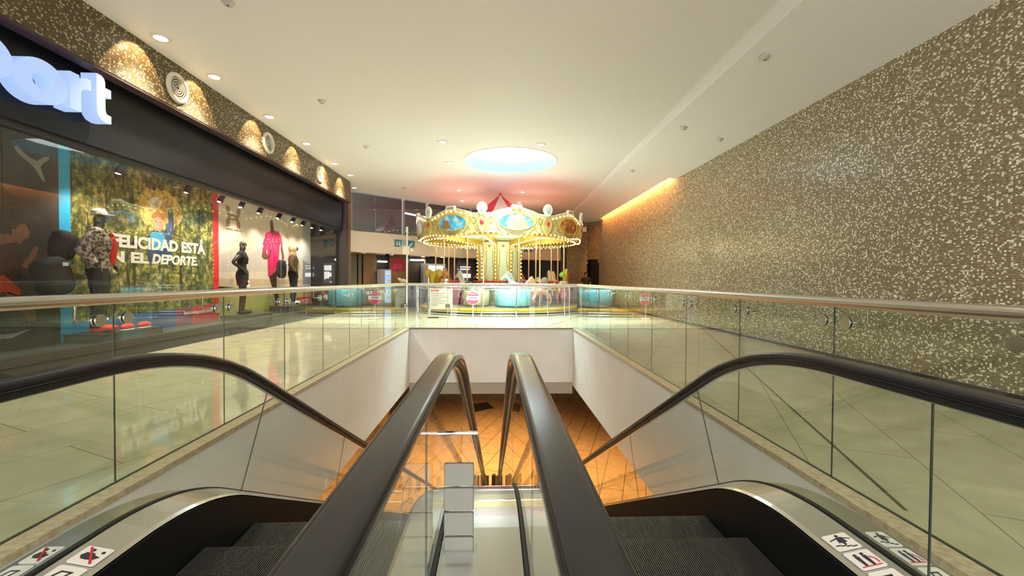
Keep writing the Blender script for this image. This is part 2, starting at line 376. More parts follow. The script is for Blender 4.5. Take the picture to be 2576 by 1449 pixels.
# left: fascia, board, soffit
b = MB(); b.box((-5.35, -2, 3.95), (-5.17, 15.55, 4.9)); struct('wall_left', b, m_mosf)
m_purp = M('dark_plum_trim', (.05, .025, .028), .5)
b = MB(); b.box((-5.34, -2, 3.915), (-5.175, 15.55, 3.95)); struct('trim_6', b, m_purp)
b = MB(); b.box((-5.6, -2, 2.98), (-5.45, 15.6, 4.5)); struct('wall_shop_front', b, m_board)
b = MB(); b.box((-5.62, 15.6, 0), (-5.4, 15.75, 4.6)); b.box((-5.75, 15.75, 0), (-5.4, 16.0, 4.66)); struct('wall_shop_pillar', b, m_dframe)
b = MB(); b.box((-6.3, 16.0, 0), (-5.70, 17.2, 4.66)); struct('wall_gallery_left', b, M('brown_pillar', (.20, .12, .07), .5))
b = MB(); b.box((-5.6, -2, 0), (-5.53, 15.6, .15)); b.box((-5.6, -2, .16), (-5.5, 15.6, .27)); struct('trim_7', b, m_dframe)
b = MB(); b.box((-5.62, -2, 2.9), (-5.5, 15.6, 2.98)); struct('trim_8', b, m_blk)
b = MB(); b.box((-7.6, -2, 3.25), (-5.6, 15.6, 3.35)); struct('ceiling_shop', b, M('shop_ceiling', (.42, .46, .5), .5))
b = MB(); b.box((-7.6, -2, 0), (-5.6, 15.6, .2)); struct('floor_shop', b, M('shop_plinth', (.05, .055, .06), .4))
b = MB(); b.box((-7.6, 15.6, 0), (-5.75, 15.7, 4.6)); struct('wall_shop_end', b, m_dark)
b = MB(); b.box((-7.7, -2, 0), (-7.5, 15.6, 3.3)); struct('wall_shop_back', b, m_dark)
YJ = [-.5, 2.5, 5.06, 6.12, 7.42, 8.85, 9.92, 11.3, 12.68, 14.1, 15.6]
for i in range(len(YJ)-1):
    b = MB(); b.box((-5.56, YJ[i]+.004, .27), (-5.55, YJ[i+1]-.004, 2.98)); struct('window_%d' % (i+1), b, m_sglass)
# curved gallery: white band, soffit, upper glazing
def strip(x0y0, x1y1, z0, z1, b, t=.12):
    (x0, y0), (x1, y1) = x0y0, x1y1; d = Vector((x1-x0, y1-y0)).normalized(); n = Vector((-d.y, d.x))*t
    b.prism([(x0, y0), (x1, y1), (x1+n.x, y1+n.y), (x0+n.x, y0+n.y)], lambda p, q, e: (p, q, e), z0, z1)
m_band = M('gallery_band_paint', (.82, .73, .63), .6)
b = MB()
for i in range(5): strip(PL[i], PL[i+1], 2.28, 3.11, b, .3)
struct('wall_gallery', b, m_band)
b = MB()
for i in range(5):
    (x0, y0), (x1, y1) = PL[i], PL[i+1]; b.quad((x0-.3, y0+.2, 2.3), (x0-2.2, y0+8, 2.3), (x1-2.2, y1+8, 2.3), (x1, y1+.2, 2.3))
b.quad((3.8, 23.7, 2.3), (1.6, 31.6, 2.3), (9, 31.6, 2.3), (9, 23.7, 2.3)); b.quad((-6, 17.3, 2.3), (-14, 17.3, 2.3), (-14, 26, 2.3), (-7.9, 25.1, 2.3))
struct('ceiling_gallery', b, M('gallery_soffit', (.30, .17, .10), .5))
m_gglass = glass('gallery_glass', (.8, .84, .84), 1.9)
mull = [(-5.72, 17.12), (-4.95, 17.84), (-4.0, 18.74), (-3.1, 19.62), (-2.05, 20.43), (-1.2, 21.0), (0, 21.67), (1.3, 22.4), (2.55, 23.0), (3.76, 23.57)]
for i in range(9):
    (x0, y0), (x1, y1) = mull[i], mull[i+1]; b = MB(); strip((x0, y0+.1), (x1, y1+.1), 3.11, ZC, b, .012); struct('window_%d' % (i+11), b, m_gglass)
b = MB()
for i, (x, y) in enumerate(mull):
    if i in (0, 2, 3, 5, 7, 9): b.obox((x, y+.1, 3.88), (.09, .1, 1.56), .7)
for i in range(5): strip((PL[i][0], PL[i][1]+.02), (PL[i+1][0], PL[i+1][1]+.02), 3.09, 3.13, b, .2)
struct('trim_9', b, M('mullion_paint', (.30, .28, .27), .5))
b = MB(); b.box((-9, 26, 0), (9, 26.2, 7)); struct('wall_back_upper', b, M('upper_back_wall', (.10, .095, .085), .7))
b = MB(); b.box((-14, 20, 5.4), (9, 27, 5.5)); struct('ceiling_upper', b, M('upper_ceiling_paint', (.14, .13, .12), .7))
b = MB()
for i in range(5):
    (x0, y0), (x1, y1) = PL[i], PL[i+1]; b.quad((x0, y0+.3, 3.05), (x1, y1+.3, 3.05), (x1-2, y1+8, 3.05), (x0-2, y0+8, 3.05))
struct('floor_upper', b, m_dark)
# closing wall of dark pillar at the end of the gallery
b = MB(); b.box((3.62, 23.5, 0), (3.95, 23.8, 4.7)); struct('wall_gallery_end', b, m_dframe)
# facade under the gallery, slanted line Y = 23.45 + .67 X
FD = Vector((.831, .556, 0)); FN = Vector((.556, -.831, 0))
def fp(x, z, d=0.): return (x+FN.x*d, 23.45+.67*x+FN.y*d, z)
def fq(b, x0, x1, z0, z1, d0=0., d1=.06):
    return b.prism([(x0, z0), (x1, z0), (x1, z1), (x0, z1)], lambda a, c, e: fp(a, c, e), d0, d1)
b = MB(); fq(b, -8, 4.6, 0, 2.35, -.2, -.1); struct('wall_back', b, M('back_hall_dark', (.04, .033, .03), .6))
m_brn = noisy(M('brown_cladding', (.22, .13, .06), .45), 20, (.17, .10, .05), (.26, .155, .075))
m_grn = M('grey_green_panel', (.15, .14, .105), .5)
b = MB(); fq(b, -5.98, -5.52, 0, 2.3, 0, .3); struct('wall_back_column', b, m_brn)
b = MB(); fq(b, -4.95, -4.3, 0, 2.3, 0, .25); struct('wall_back_pier', b, m_brn)
b = MB(); fq(b, -6.9, -6.2, 0, 2.3, 0, .2); struct('door_2', b, m_grn)
b = MB(); fq(b, -6.15, -6.03, 0, 2.3, 0, .22); struct('trim_10', b, m_grn)
b = MB(); fq(b, -.9, 1.3, 0, 2.3, 0, .2); struct('wall_back_maroon', b, M('maroon_panel', (.05, .012, .022), .6))
b = MB()
for x in (-5.5, -4.22, -3.5, -1.9): fq(b, x-.03, x+.03, 0, 2.2, .1, .16)
struct('trim_11', b, M('shopfront_frame', (.25, .2, .16), .4, .5))
m_day = M('daylight_panes', (1, 1, 1), .5, emit=3.0)
for i, (x0, x1, z0, z1) in enumerate(((-3.38, -2.62, 1.62, 1.86), (-3.38, -2.95, .95, 1.5), (-2.9, -2.62, 1.1, 1.55), (-1.85, -1.3, 1.3, 1.5), (-1.9, -1.35, 1.72, 1.76), (-1.85, -1.3, 1.84, 1.87))):
    b = MB(); fq(b, x0, x1, z0, z1, 0, .04); struct('window_%d' % (i+20), b, m_day)
b = MB(); fq(b, -3.45, -2.5, .9, 1.98, -.05, 0); fq(b, -3.62, -3.4, .8, 1.98, 0, .3); struct('trim_12', b, M('pale_reveal', (.45, .47, .47), .4))
# fluorescent tubes at the back
def tube_light(p0, p1, label):
    t = thing('tube_light', label, 'light', p0); b = MB(); b.cyl(p0, p1, .028, 8); b.build('tube', m_fluo, t)
    b = MB(); q0 = (p0[0], p0[1]+.03, p0[2]+.045); q1 = (p1[0], p1[1]+.03, p1[2]+.045); b.tube([q0, q1], .025, 4); b.build('batten', m_gray, t)
tube_light(fp(-4.17, 2.11, .3), fp(-3.6, 2.11, .3), 'white tube light over the dark shopfront behind the carousel')
tube_light(fp(-5.46, 1.99, .3), fp(-5.1, 1.99, .3), 'short white tube light above the drinks fridge')
tube_light((-4.3, 20.6, 4.34), (-3.2, 21.6, 4.25), 'long tube light glowing behind the upper gallery glass')
# ================================================================== CEILING FITTINGS
def fitting_proto():
    t = thing('downlight', '', 'light', (0, 0, 0))
    b = MB(); b.lathe([(.085, 0), (.125, 0), (.12, -.014), (.088, -.018), (.085, 0)], (0, 0, 0), 28); b.build('trim_ring', m_tileoff, t)
    b = MB(); b.lathe([(.0, -.006), (.088, -.006)], (0, 0, 0), 24); b.build('lens', m_lens, t); return t
dl = fitting_proto(); first = True
DL = [(-4.83, 6.42, ZC, 'largest downlight over the mosaic fascia, nearest the glowing letters', 'fascia downlights'),
      (-4.83, 7.6, ZC, 'second downlight from the left along the mosaic fascia, above the first round grille', 'fascia downlights'),
      (-4.83, 9.4, ZC, 'third downlight along the fascia, above and left of the middle round grille', 'fascia downlights'),
      (-4.83, 11.2, ZC, 'fourth downlight along the fascia, right of the middle round grille', 'fascia downlights'),
      (-4.83, 13.1, ZC, 'fifth downlight along the fascia, above the farthest round grille', 'fascia downlights'),
      (-4.83, 14.5, ZC, 'sixth downlight along the fascia, close to its far corner', 'fascia downlights'),
      (-5.35, 16.5, ZC, 'last downlight beyond the far corner of the mosaic fascia', 'fascia downlights'),
      (-1.334, 10.85, ZC, 'round downlight in front of the skylight on its left', 'downlights round the skylight'),
      (1.145, 10.92, ZC, 'round downlight in front of the skylight on its right', 'downlights round the skylight'),
      (-1.371, 12.78, ZC, 'round downlight directly left of the skylight', 'downlights round the skylight'),
      (-1.4, 16.65, ZC, 'upper left of the four downlights round the tent top', 'downlights over the carousel'),
      (1.075, 16.85, ZC, 'upper right of the four downlights round the tent top', 'downlights over the carousel'),
      (-1.448, 18.9, ZC, 'lower left of the four downlights round the tent top', 'downlights over the carousel'),
      (1.067, 19.2, ZC, 'lower right of the four downlights, just above the castle panel', 'downlights over the carousel'),
      (-5.45, 18.0, 2.29, 'bright downlight under the gallery, farthest left', 'downlights under the gallery'),
      (-4.6, 19.2, 2.29, 'downlight under the gallery above the drinks fridge', 'downlights under the gallery'),
      (-3.5, 21.0, 2.29, 'downlight under the gallery above the dark shopfront', 'downlights under the gallery'),
      (-2.6, 21.3, 2.29, 'downlight under the gallery left of the carousel poles', 'downlights under the gallery'),
      (-1.65, 21.3, 2.29, 'bright downlight under the gallery seen between the left carousel poles', 'downlights under the gallery')]
for (x, y, z, lb, gp) in DL:
    o = dl if first else dup(dl); first = False; o.location = (x, y, z); o['label'] = lb; o['group'] = gp
for (x, y) in ((-5.3, 18.0), (-4.6, 19.2), (-3.4, 20.8), (-1.65, 21.3), (1.5, 23.6)):
    light('gallery_lamp', 'SPOT', (x, y, 2.25), 22, (1, .6, .3), (x, y, 0), spot_size=RAD(130), spot_blend=.6, shadow_soft_size=.05)
def det_proto():
    t = thing('smoke_detector', '', 'smoke detector', (0, 0, 0)); b = MB(); b.lathe([(.0, -.05), (.045, -.048), (.06, -.02), (.075, -.012), (.078, 0)], (0, 0, 0), 20); b.build('detector_body', m_gray, t)
    b = MB(); b.lathe([(.0, -.055), (.012, -.055), (.012, -.048)], (0, 0, 0), 10); b.build('indicator', m_dframe, t); return t
dt = det_proto(); first = True
for (x, y, z, lb) in ((-3.375, 8.51, ZC, 'grey smoke detector left of the centre of the white ceiling'), (-3.375, 11.36, ZC, 'small smoke detector behind the larger one on the left of the ceiling'),
                      (-3.355, 5.55, ZC, 'smoke detector cut by the upper picture edge'), (-3.455, 16.37, ZC, 'tiny smoke detector near the gallery glass'),
                      (3.96, 6.2, zs(3.96, 6.2), 'smoke detector nearest the camera on the sloping ceiling by the right wall'), (4.05, 9.1, zs(4.05, 9.1), 'middle smoke detector on the sloping ceiling'),
                      (4.1, 12.7, zs(4.1, 12.7), 'farthest smoke detector on the sloping ceiling by the lit cove'), (4.95, 9.3, zs(4.95, 9.3), 'small ceiling disc beside the mosaic wall')):
    o = dt if first else dup(dt); first = False; o.location = (x, y, z+.002); o['label'] = lb; o['group'] = 'ceiling smoke detectors'
def grille_proto():
    t = thing('speaker_grille', '', 'speaker', (0, 0, 0))
    b = MB(); q = [(cos(2*pi*i/32), sin(2*pi*i/32)) for i in range(32)]
    vs = []; fs = []
    for rr, dx in ((.235, 0), (.235, .03), (.175, .035), (.175, .0)): vs += [(dx, rr*c, rr*s) for c, s in q]
    for k in range(3): fs += [(k*32+i, k*32+(i+1) % 32, (k+1)*32+(i+1) % 32, (k+1)*32+i) for i in range(32)]
    b.add(vs, fs, True); b.build('outer_ring', M('grille_white', (.72, .68, .58), .4), t)
    for rr in (.15, .112, .075, .038):
        b = MB(); b.tube([(.012, rr*c, rr*s) for c, s in q], .011, 6, closed=True); b.build('louvre_ring', m_gray, t)
    b = MB(); b.add([(.004, .178*c, .178*s) for c, s in q], [tuple(range(32))]); b.build('back_plate', m_dframe, t); return t
gr = grille_proto()
for i, (y, lb) in enumerate(((7.2, 'largest round white speaker grille on the mosaic fascia'), (9.985, 'middle round white speaker grille on the mosaic fascia'), (12.85, 'farthest and smallest round speaker grille on the mosaic fascia'))):
    o = gr if i == 0 else dup(gr); o.location = (-5.169, y, 4.275); o['label'] = lb; o['group'] = 'round speaker grilles'
# ================================================================== GLOWING LETTERS
m_let = M('glowing_letter', (.22, .25, .3), .5, emit=.50, ecol=(.40, .58, 1.0))
SGN = thing('letter_sign', 'glowing blue white raised letters port on the black shop fascia', 'sign', (-5.45, 5.3, 3.3))
def letter(name, outline, hole=None):
    bm = bmesh.new(); es = []
    for lp in [outline]+([hole] if hole else []):
        vs = [bm.verts.new((0, y, z)) for y, z in lp]; es += [bm.edges.new((vs[i], vs[(i+1) % len(vs)])) for i in range(len(vs))]
    bmesh.ops.triangle_fill(bm, use_beauty=True, edges=es)
    g = bmesh.ops.extrude_face_region(bm, geom=list(bm.faces)); mv = [e for e in g['geom'] if isinstance(e, bmesh.types.BMVert)]
    bmesh.ops.translate(bm, verts=mv, vec=(.2, 0, 0)); bmesh.ops.recalc_face_normals(bm, faces=bm.faces)
    bmesh.ops.translate(bm, verts=list(bm.verts), vec=(-5.4+5.45, -5.3, -3.3))
    me = bpy.data.meshes.new(name); bm.to_mesh(me); bm.free(); me.materials.append(m_let)
    o = bpy.data.objects.new(name, me); COL.objects.link(o); o.parent = SGN; return o
def ell(cy, cz, a, c, n=36, a0=0., a1=2*pi): return [(cy+a*cos(a0+(a1-a0)*i/n), cz+c*sin(a0+(a1-a0)*i/n)) for i in range(n+(0 if abs(a1-a0-2*pi) < 1e-6 else 1))]
letter('letter_o', ell(5.165, 3.445, .285, .245), ell(5.165, 3.445, .115, .10))
pp = ell(4.58, 3.48, .285, .24, 30, RAD(-125), RAD(125)); pp = pp+[(4.41, 3.67), (4.25, 3.67), (4.25, 2.97), (4.41, 2.97)]
letter('letter_p', pp, ell(4.57, 3.48, .115, .10))
letter('letter_r', [(y, 3.27+(z-3.19)*.94) for y, z in [(5.48, 3.19), (5.62, 3.19), (5.62, 3.45), (5.64, 3.51), (5.69, 3.53), (5.755, 3.535), (5.755, 3.67), (5.70, 3.68), (5.63, 3.65), (5.60, 3.61), (5.60, 3.67), (5.48, 3.67)]])
letter('letter_t', [(y, 3.27+(z-3.19)*.94) for y, z in [(5.83, 3.82), (5.90, 3.82), (5.94, 3.79), (5.955, 3.74), (5.955, 3.67), (6.04, 3.67), (6.04, 3.55), (5.955, 3.55), (5.955, 3.37), (5.965, 3.32), (5.98, 3.305), (6.04, 3.30), (6.04, 3.19), (5.97, 3.18), (5.89, 3.20), (5.845, 3.25), (5.83, 3.33)]])
# ================================================================== GLASS BALUSTRADES
m_seal = M('glass_edge_dark', (.03, .035, .03), .4)
m_clamp = M('satin_clamp_steel', (.55, .53, .5), .24, 1.)
def clamp(parent, p, out, along, bracket):
    """round clamp disc on the glass at p; out = unit vector away from the opening, along = unit along the rail"""
    p = Vector(p); out = Vector(out); al = Vector(along)
    b = MB()
    for s in (-1, 1): b.cyl(p+out*.006*s, p+out*.014*s, .035, 24)
    o = b.build('clamp_disc', m_clamp, parent)
    b = MB(); q = p+out*.045
    if bracket: b.tube([p+out*.02, q, q+al*.07, q+al*.085+Vector((0, 0, .015)), q+al*.085+Vector((0, 0, .12)), p+al*.085+Vector((0, 0, .125))], .006, 8)
    else: b.tube([p+out*.02, q, q-al*.075], .006, 8)
    k = b.build('clamp_bracket', m_steel, o)
def balustrade(name, label, a, c, joints, out, rail_z=1.078):
    a = Vector(a); c = Vector(c); d = (c-a).normalized(); out = Vector(out)
    t = thing(name, label, 'balustrade', a)
    b = MB(); b.tube([a+Vector((0, 0, rail_z)), c+Vector((0, 0, rail_z))], .032, 20); b.build('handrail', m_steel, t)
    L = (c-a).length; js = [0]+joints+[L]
    for i in range(len(js)-1):
        p, q = a+d*(js[i]+.004), a+d*(js[i+1]-.004)
        b = MB(); n = out*.006
        vs = [p-n, q-n, q+n, p+n]; b.prism([(v.x, v.y) for v in vs], lambda x, y, e: (x, y, e), .002, 1.05)
        g = b.build('glass_panel', m_glass, t)
        if i > 0:
            b = MB(); p0 = a+d*js[i]; b.prism([((p0+d*s1*.003+out*s2*.003).x, (p0+d*s1*.003+out*s2*.003).y) for s1, s2 in ((-1, -1), (1, -1), (1, 1), (-1, 1))], lambda x, y, e: (x, y, e), .002, 1.05)
            b.build('glass_joint', m_seal, t)
            P = a+d*js[i]+Vector((0, 0, .96)); clamp(t, P-d*.09, out, -d, True); clamp(t, P+d*.09, out, d, False)
    b = MB(); b.tube([a+Vector((0, 0, .006)), c+Vector((0, 0, .006))], .009, 4); b.build('floor_gasket', m_seal, t)
    return t
YS = [.55+.96+i*1.0 for i in range(0, 10)]
balustrade('glass_balustrade', 'long glass balustrade with steel rail between the shop window and the escalators', (-2.2, .0, 0), (-2.2, 10.53, 0), [1.55+i*1.003 for i in range(9)], (-1, 0, 0))
balustrade('glass_balustrade', 'long glass balustrade with steel rail in front of the right mosaic wall', (2.065, .0, 0), (2.065, 10.53, 0), [1.51+i*1.003 for i in range(9)], (1, 0, 0))
balustrade('glass_balustrade', 'short glass balustrade across the far end of the opening below the carousel', (-2.2, 10.53, 0), (2.065, 10.53, 0), [1.05, 1.75, 3.22], (0, 1, 0))
# ================================================================== ESCALATORS
R1, YT, ZT, A30 = 2.05, 1.625, .88, RAD(30)
L1 = R1*A30; LI = 10.901; L2 = L1
def EP(s, off=0.):
    if s < 0: return (YT+s, ZT-off)
    if s < L1: a = s/R1; return (YT+(R1-off)*sin(a), ZT-R1+(R1-off)*cos(a))
    y = YT+R1*sin(A30); z = ZT-R1+R1*cos(A30); q = min(s-L1, LI); y += q*cos(A30); z -= q*sin(A30)
    if s <= L1+LI: return (y-off*sin(A30), z-off*cos(A30))
    cy, cz = y+R1*sin(A30), z+R1*cos(A30); a = A30-min(s-L1-LI, L2)/R1
    e = max(0, s-L1-LI-L2)
    return (cy-(R1+off)*sin(a)+e, cz-(R1+off)*cos(a))
def spath(s0, s1, off=0., da=.09):
    br = [s0]; s = s0
    pts = [s0]
    for lo, hi, st in ((-9, 0, 9), (0, L1, da), (L1, L1+LI, 20), (L1+LI, L1+LI+L2, da), (L1+LI+L2, 99, 99)):
        a, c = max(lo, s0), min(hi, s1)
        if c <= a: continue
        n = max(1, int(math.ceil((c-a)/st)))
        pts += [a+(c-a)*i/n for i in range(1, n+1)]
    return [EP(q, off) for q in pts]
SE = L1+LI+L2+.5; S0 = -2.3
def newel(first, sgn, rad, n=10):
    """half circle from the rail end turning under; sgn -1 at the near end, +1 at the far end"""
    return [(first[0]+sgn*rad*sin(pi*i/n), first[1]-rad+rad*cos(pi*i/n)) for i in range(1, n+1)]
m_stick = M('white_sticker', (.72, .68, .62), .4); m_sblk = M('sticker_black', (.02, .02, .025), .5); m_sred = M('sticker_red', (.45, .02, .04), .5)
def pictogram(kind, fn):
    """flat safety pictogram on a white plate, u across and v along, 9 cm; returns MB with 3 material slots"""
    b = MB(); q = []
    for cx, cy, a0 in ((.036, .036, 0), (-.036, .036, 90), (-.036, -.036, 180), (.036, -.036, 270)):
        q += [(cx+.008*cos(RAD(a0+k*30)), cy+.008*sin(RAD(a0+k*30))) for k in range(4)]
    b.prism(q, fn, .0005, .002)
    def P(poly, m, d=.0035): b.m = m; b.prism(poly, fn, .002, d); b.m = 0
    def C(x, y, rr, m=1): P([(x+rr*cos(2*pi*k/10), y+rr*sin(2*pi*k/10)) for k in range(10)], m)
    if kind == 'shoe':
        P([(-.022, .012), (-.03, -.004), (-.02, -.018), (0, -.02), (.02, -.016), (.03, -.002), (.012, .002), (.004, .012)], 1); C(.024, .02, .006); C(-.012, .026, .006); P([(.025, -.038), (.031, -.034), (-.025, .038), (-.031, .034)], 2, .005)
    elif kind == 'stairs':
        C(.004, .03, .006); P([(-.006, .022), (.014, .022), (.018, -.006), (.008, -.006), (.006, -.02), (0, -.02), (-.002, -.006), (-.012, -.006)], 1)
        for k in range(4): P([(-.034+.016*k, -.016-.005*k), (-.016+.016*k, -.016-.005*k), (-.016+.016*k, -.02-.005*k), (-.034+.016*k, -.02-.005*k)], 1)
        P([(-.034, .012), (-.006, .02), (-.006, .016), (-.034, .008)], 1); P([(.014, .02), (.036, .008), (.036, .004), (.014, .016)], 1)
    elif kind == 'family':
        for x, h in ((-.016, .9), (.01, 1.0)):
            C(x, .026*h, .006); P([(x-.007, .018*h), (x+.007, .018*h), (x+.006, -.004), (x+.004, -.03), (x-.004, -.03), (x-.006, -.004)], 1)
        P([(.022, .012), (.034, -.004), (.034, -.024), (.03, -.024), (.03, -.004), (.02, .008)], 2); P([(-.034, -.03), (.034, -.03), (.034, -.033), (-.034, -.033)], 2)
    else:
        P([(-.03, -.02), (-.018, .02), (-.012, .02), (-.024, -.02)], 1); P([(0, -.02), (.012, .02), (.018, .02), (.006, -.02)], 1); P([(-.016, .02), (.018, .02), (.018, .015), (-.016, .015)], 1)
    return b
STEP_ME = {}
def escalator(side, xo, xi, label, kinds):
    """xo outer glass plane, xi inner glass plane"""
    t = thing('escalator', label, 'escalator', ((xo+xi)/2, 0, 0))
    hp = [newel(EP(S0), -1, .28)[::-1]][0]+spath(S0, SE)+newel(EP(SE), 1, .28)
    cuts = [S0, -1.98, -.36, 1.27]+[1.27+1.63*i for i in range(1, 8)]+[SE]
    for xg, dn in ((xo, 1 if xo < 0 else -1), (xi, -1 if xo < 0 else 1)):
        outer_side = xg == xo
        sec = [(-.041, -.014), (-.041, -.002), (-.0385, .0065), (-.033, .0110), (-.027, .0125), (-.02, .0128), (.02, .0128), (.027, .0125), (.033, .0110), (.0385, .0065), (.041, -.002), (.041, -.014), (.034, -.022), (-.034, -.022)]
        b = MB(); b.sweep([(xg+x, n) for x, n in sec], hp, True, False)
        for i, q in enumerate(b.f):
            if len(q) == 4: b.sm[i] = True
        b.build('handrail', m_rub, t)
        b = MB(); b.sweep([(xg-.026, -.045), (xg+.026, -.045), (xg+.026, -.022), (xg-.026, -.022)], hp); b.build('rail_guide', m_blk, t)
        if xg == -.20: b = MB(); b.sweep([(xg-.0425, -.024), (xg-.0425, .0), (xg-.04, .012), (xg+.04, .012), (xg+.0425, 0), (xg+.0425, -.024)], [EP(3.76), EP(3.86)]); b.build('red_tape', m_sred, t)
        b = MB(); b.sweep([(xg-.012, -.052), (xg+.012, -.052), (xg+.012, -.045), (xg-.012, -.045)], spath(S0, SE)); b.build('guide_strip', m_steel, t)
        for i in range(len(cuts)-1):
            b = MB(); pa = spath(cuts[i]+.003, cuts[i+1]-.003)
            b.sweep([(xg-.006, -.625), (xg+.006, -.625), (xg+.006, -.045), (xg-.006, -.045)], pa); b.build('glass_panel', m_eglass, t)
            if i:
                b = MB(); b.sweep([(xg-.003, -.625), (xg+.003, -.625), (xg+.003, -.045), (xg-.003, -.045)], [EP(cuts[i]-.002), EP(cuts[i]+.002)]); b.build('glass_joint', m_seal, t)
        b = MB(); b.sweep([(xg-.016, -.642), (xg+.016, -.642), (xg+.010, -.616), (xg-.010, -.616)], spath(S0, SE)); b.build('glass_gasket', m_blk, t)
        x1, x2 = xg+.016*dn, xg+.15*dn
        b = MB(); b.sweep([(x1, -.64), (x1, -.622), (xg+.135*dn, -.646), (x2, -.655), (x2, -.70)], spath(S0, SE), False, False); b.build('inner_deck', m_deck, t)
        b = MB(); b.sweep([(x2, -.66), (x2+.008*dn, -.66), (x2+.008*dn, -1.10), (x2, -1.10)], spath(S0, SE)); b.build('skirt_panel', m_skirt, t)
        if outer_side:
            x1, x2 = xg-.016*dn, xg-.13*dn
            b = MB(); b.sweep([(x1, -.65), (x1, -.628), (x2, -.628), (x2, -.66)], spath(S0, SE), False); b.build('outer_deck', m_deck, t)
            b = MB(); b.sweep([(x2, -.66), (x2+.01*dn, -.66), (x2+.01*dn, -1.75), (x2, -1.75)], spath(-1.0, SE-.6)); b.build('side_cladding', m_white, t)
            for (y0, kind) in zip((1.50, 1.40, 1.30), kinds):
                for (xc, ww) in ((xg+.085*dn, 1), (xg-.075*dn, .8)):
                    zz = EP(0, .628 if xc != 0 else .6)[1]
                    slope = -.0 if (xc-xg)*dn > 0 else 0
                    fnn = (lambda cx, cy, k: (lambda a, c2, e: (cx+a*k, cy+c2, (.2590-.2*(cx+a*k-xg-.016*dn)*dn if (cx-xg)*dn > 0 else .2525)+.0005+e)))(xc, y0, ww)
                    pictogram(kind, fnn).build('safety_sticker', [m_stick, m_sblk, m_sred], t)
    xa, xb = sorted((xo+.165*(1 if xo < 0 else -1), xi+.165*(-1 if xo < 0 else 1)))
    # steps
    ww = xb-xa; wd = .398
    y = .75
    key = round(ww, 3)
    b = MB(); b.m = 1; b.box((-ww/2, 0, -.24), (ww/2, wd, -.008)); b.m = 0
    n = int(ww/.0092)
    for i in range(n):
        x = -ww/2+.004+i*ww/n; b.box((x, 0, -.008), (x+.0045, wd, 0)); b.box((x, -.004, -.23), (x+.0045, 0, -.002)); b.box((x, wd, -.23), (x+.0045, wd+.004, -.002))
    proto = None
    def zat(yy):   # height of the .88 offset line at y
        lo, hi = -3., SE
        for _ in range(40):
            m = (lo+hi)/2
            if EP(m, .88)[0] < yy: lo = m
            else: hi = m
        return EP(lo, .88)[1]
    k = 0
    while y < 13.0:
        zz = zat(y+.2)
        if proto is None:
            o = proto = b.build('step', [m_step, m_groove], t)
            me = o.data
            for v in me.vertices: v.co.x += (0 if True else 0)+((xo+xi)/2); v.co = v.co
            o.location = (0, 0, 0)
        else:
            o = proto.copy(); COL.objects.link(o)
        o.location = ((xa+xb)/2-(xo+xi)/2, y, zz-.002); k += 1; y += .4
    for v in proto.data.vertices: v.co.x += 0
    b = MB(); b.box((xa, -1.2, -.05), (xb, .75, .001)); b.build('landing_plate', m_steel, t)
    b = MB(); y1 = EP(SE, .88)[0]; b.box((xa, 13.1, ZLOW+.0), (xb, y1+.25, ZLOW+.012)); b.build('landing_plate', m_steel, t)
    b = MB(); b.sweep([(xa-.02, -1.15), (xb+.02, -1.15), (xb+.02, -1.8), (xa-.02, -1.8)], spath(-1.0, SE-1.2)); b.build('truss', m_grayb, t)
    return t
escalator('L', -1.46, -.20, 'left escalator going down, black handrails and crossed out shoe stickers', ('shoe', 'other', 'other'))
escalator('R', 1.36, .115, 'right escalator going down, with pictograms of people on its deck', ('stairs', 'family', 'other'))
xc0, xc1 = -.184, .099
t = thing('centre_cover', 'brushed steel cover running down between the two inner escalator handrails', 'cover', (-.04, 0, 0))
b = MB(); b.sweep([(xc0, -.64), (xc0, -.630), (xc1, -.630), (xc1, -.64)], spath(S0, SE-.2, 0, .12)); b.build('cover_plate', m_deck, t)
for s in (.35, .62, .98):
    b = MB(); b.sweep([(xc0, -.6305), (xc0, -.628), (xc1, -.628), (xc1, -.6305)], [EP(s), EP(s+.008)]); b.build('cover_seam', m_chrome, t)
b = MB(); b.sweep([(xc0, -.66), (xc1, -.66), (xc1, -1.7), (xc0, -1.7)], spath(-1, SE-.6)); b.build('cover_body', m_grayb, t)
# acrylic notice holder between the inner handrails
t = thing('notice_holder', 'clear acrylic holder with four grey notices standing between the escalator handrails', 'sign', (-.13, 1.5, .25))
b = MB(); b.box((-.198, 1.497, .252), (-.06, 1.503, .655)); b.build('acrylic_sheet', m_clear, t)
b = MB(); b.cyl((-.2, 1.5, .66), (-.058, 1.5, .66), .007, 10); b.build('top_clip', m_chrome, t)
b = MB()
for x in (-.2, -.058): b.box((x-.002, 1.494, .25), (x+.002, 1.506, .66))
b.build('side_edge', m_clear, t)
m_note = M('grey_notice', (.30, .28, .24), .5); m_nedge = M('notice_edge', (.12, .12, .11), .5)
for i in range(4):
    z1 = .556-i*.0865; b = MB(); q = []
    for cx, cy, a0 in ((-.078, z1-.006, 0), (-.166, z1-.006, 90), (-.166, z1-.072, 180), (-.078, z1-.072, 270)):
        q += [(cx+.006*cos(RAD(a0+k*30)), cy+.006*sin(RAD(a0+k*30))) for k in range(4)]
    b.prism(q, lambda a, c, e: (a, e, c), 1.486, 1.4965); b.m = 1
    b.prism([(-.122+(a+.122)*1.04, z1-.039+(c-z1+.039)*1.045) for a, c in q], lambda a, c, e: (a, e, c), 1.49, 1.4955)
    b.build('notice', [m_note, m_nedge], t)
b = MB(); b.box((-.20, 1.47, .2515), (-.06, 1.53, .257)); b.build('base_plate', m_clear, t)
MAT = [(-1.35, 24.6), (-.42, 25.0), (0, 23.9), (-1.15, 23.1)]
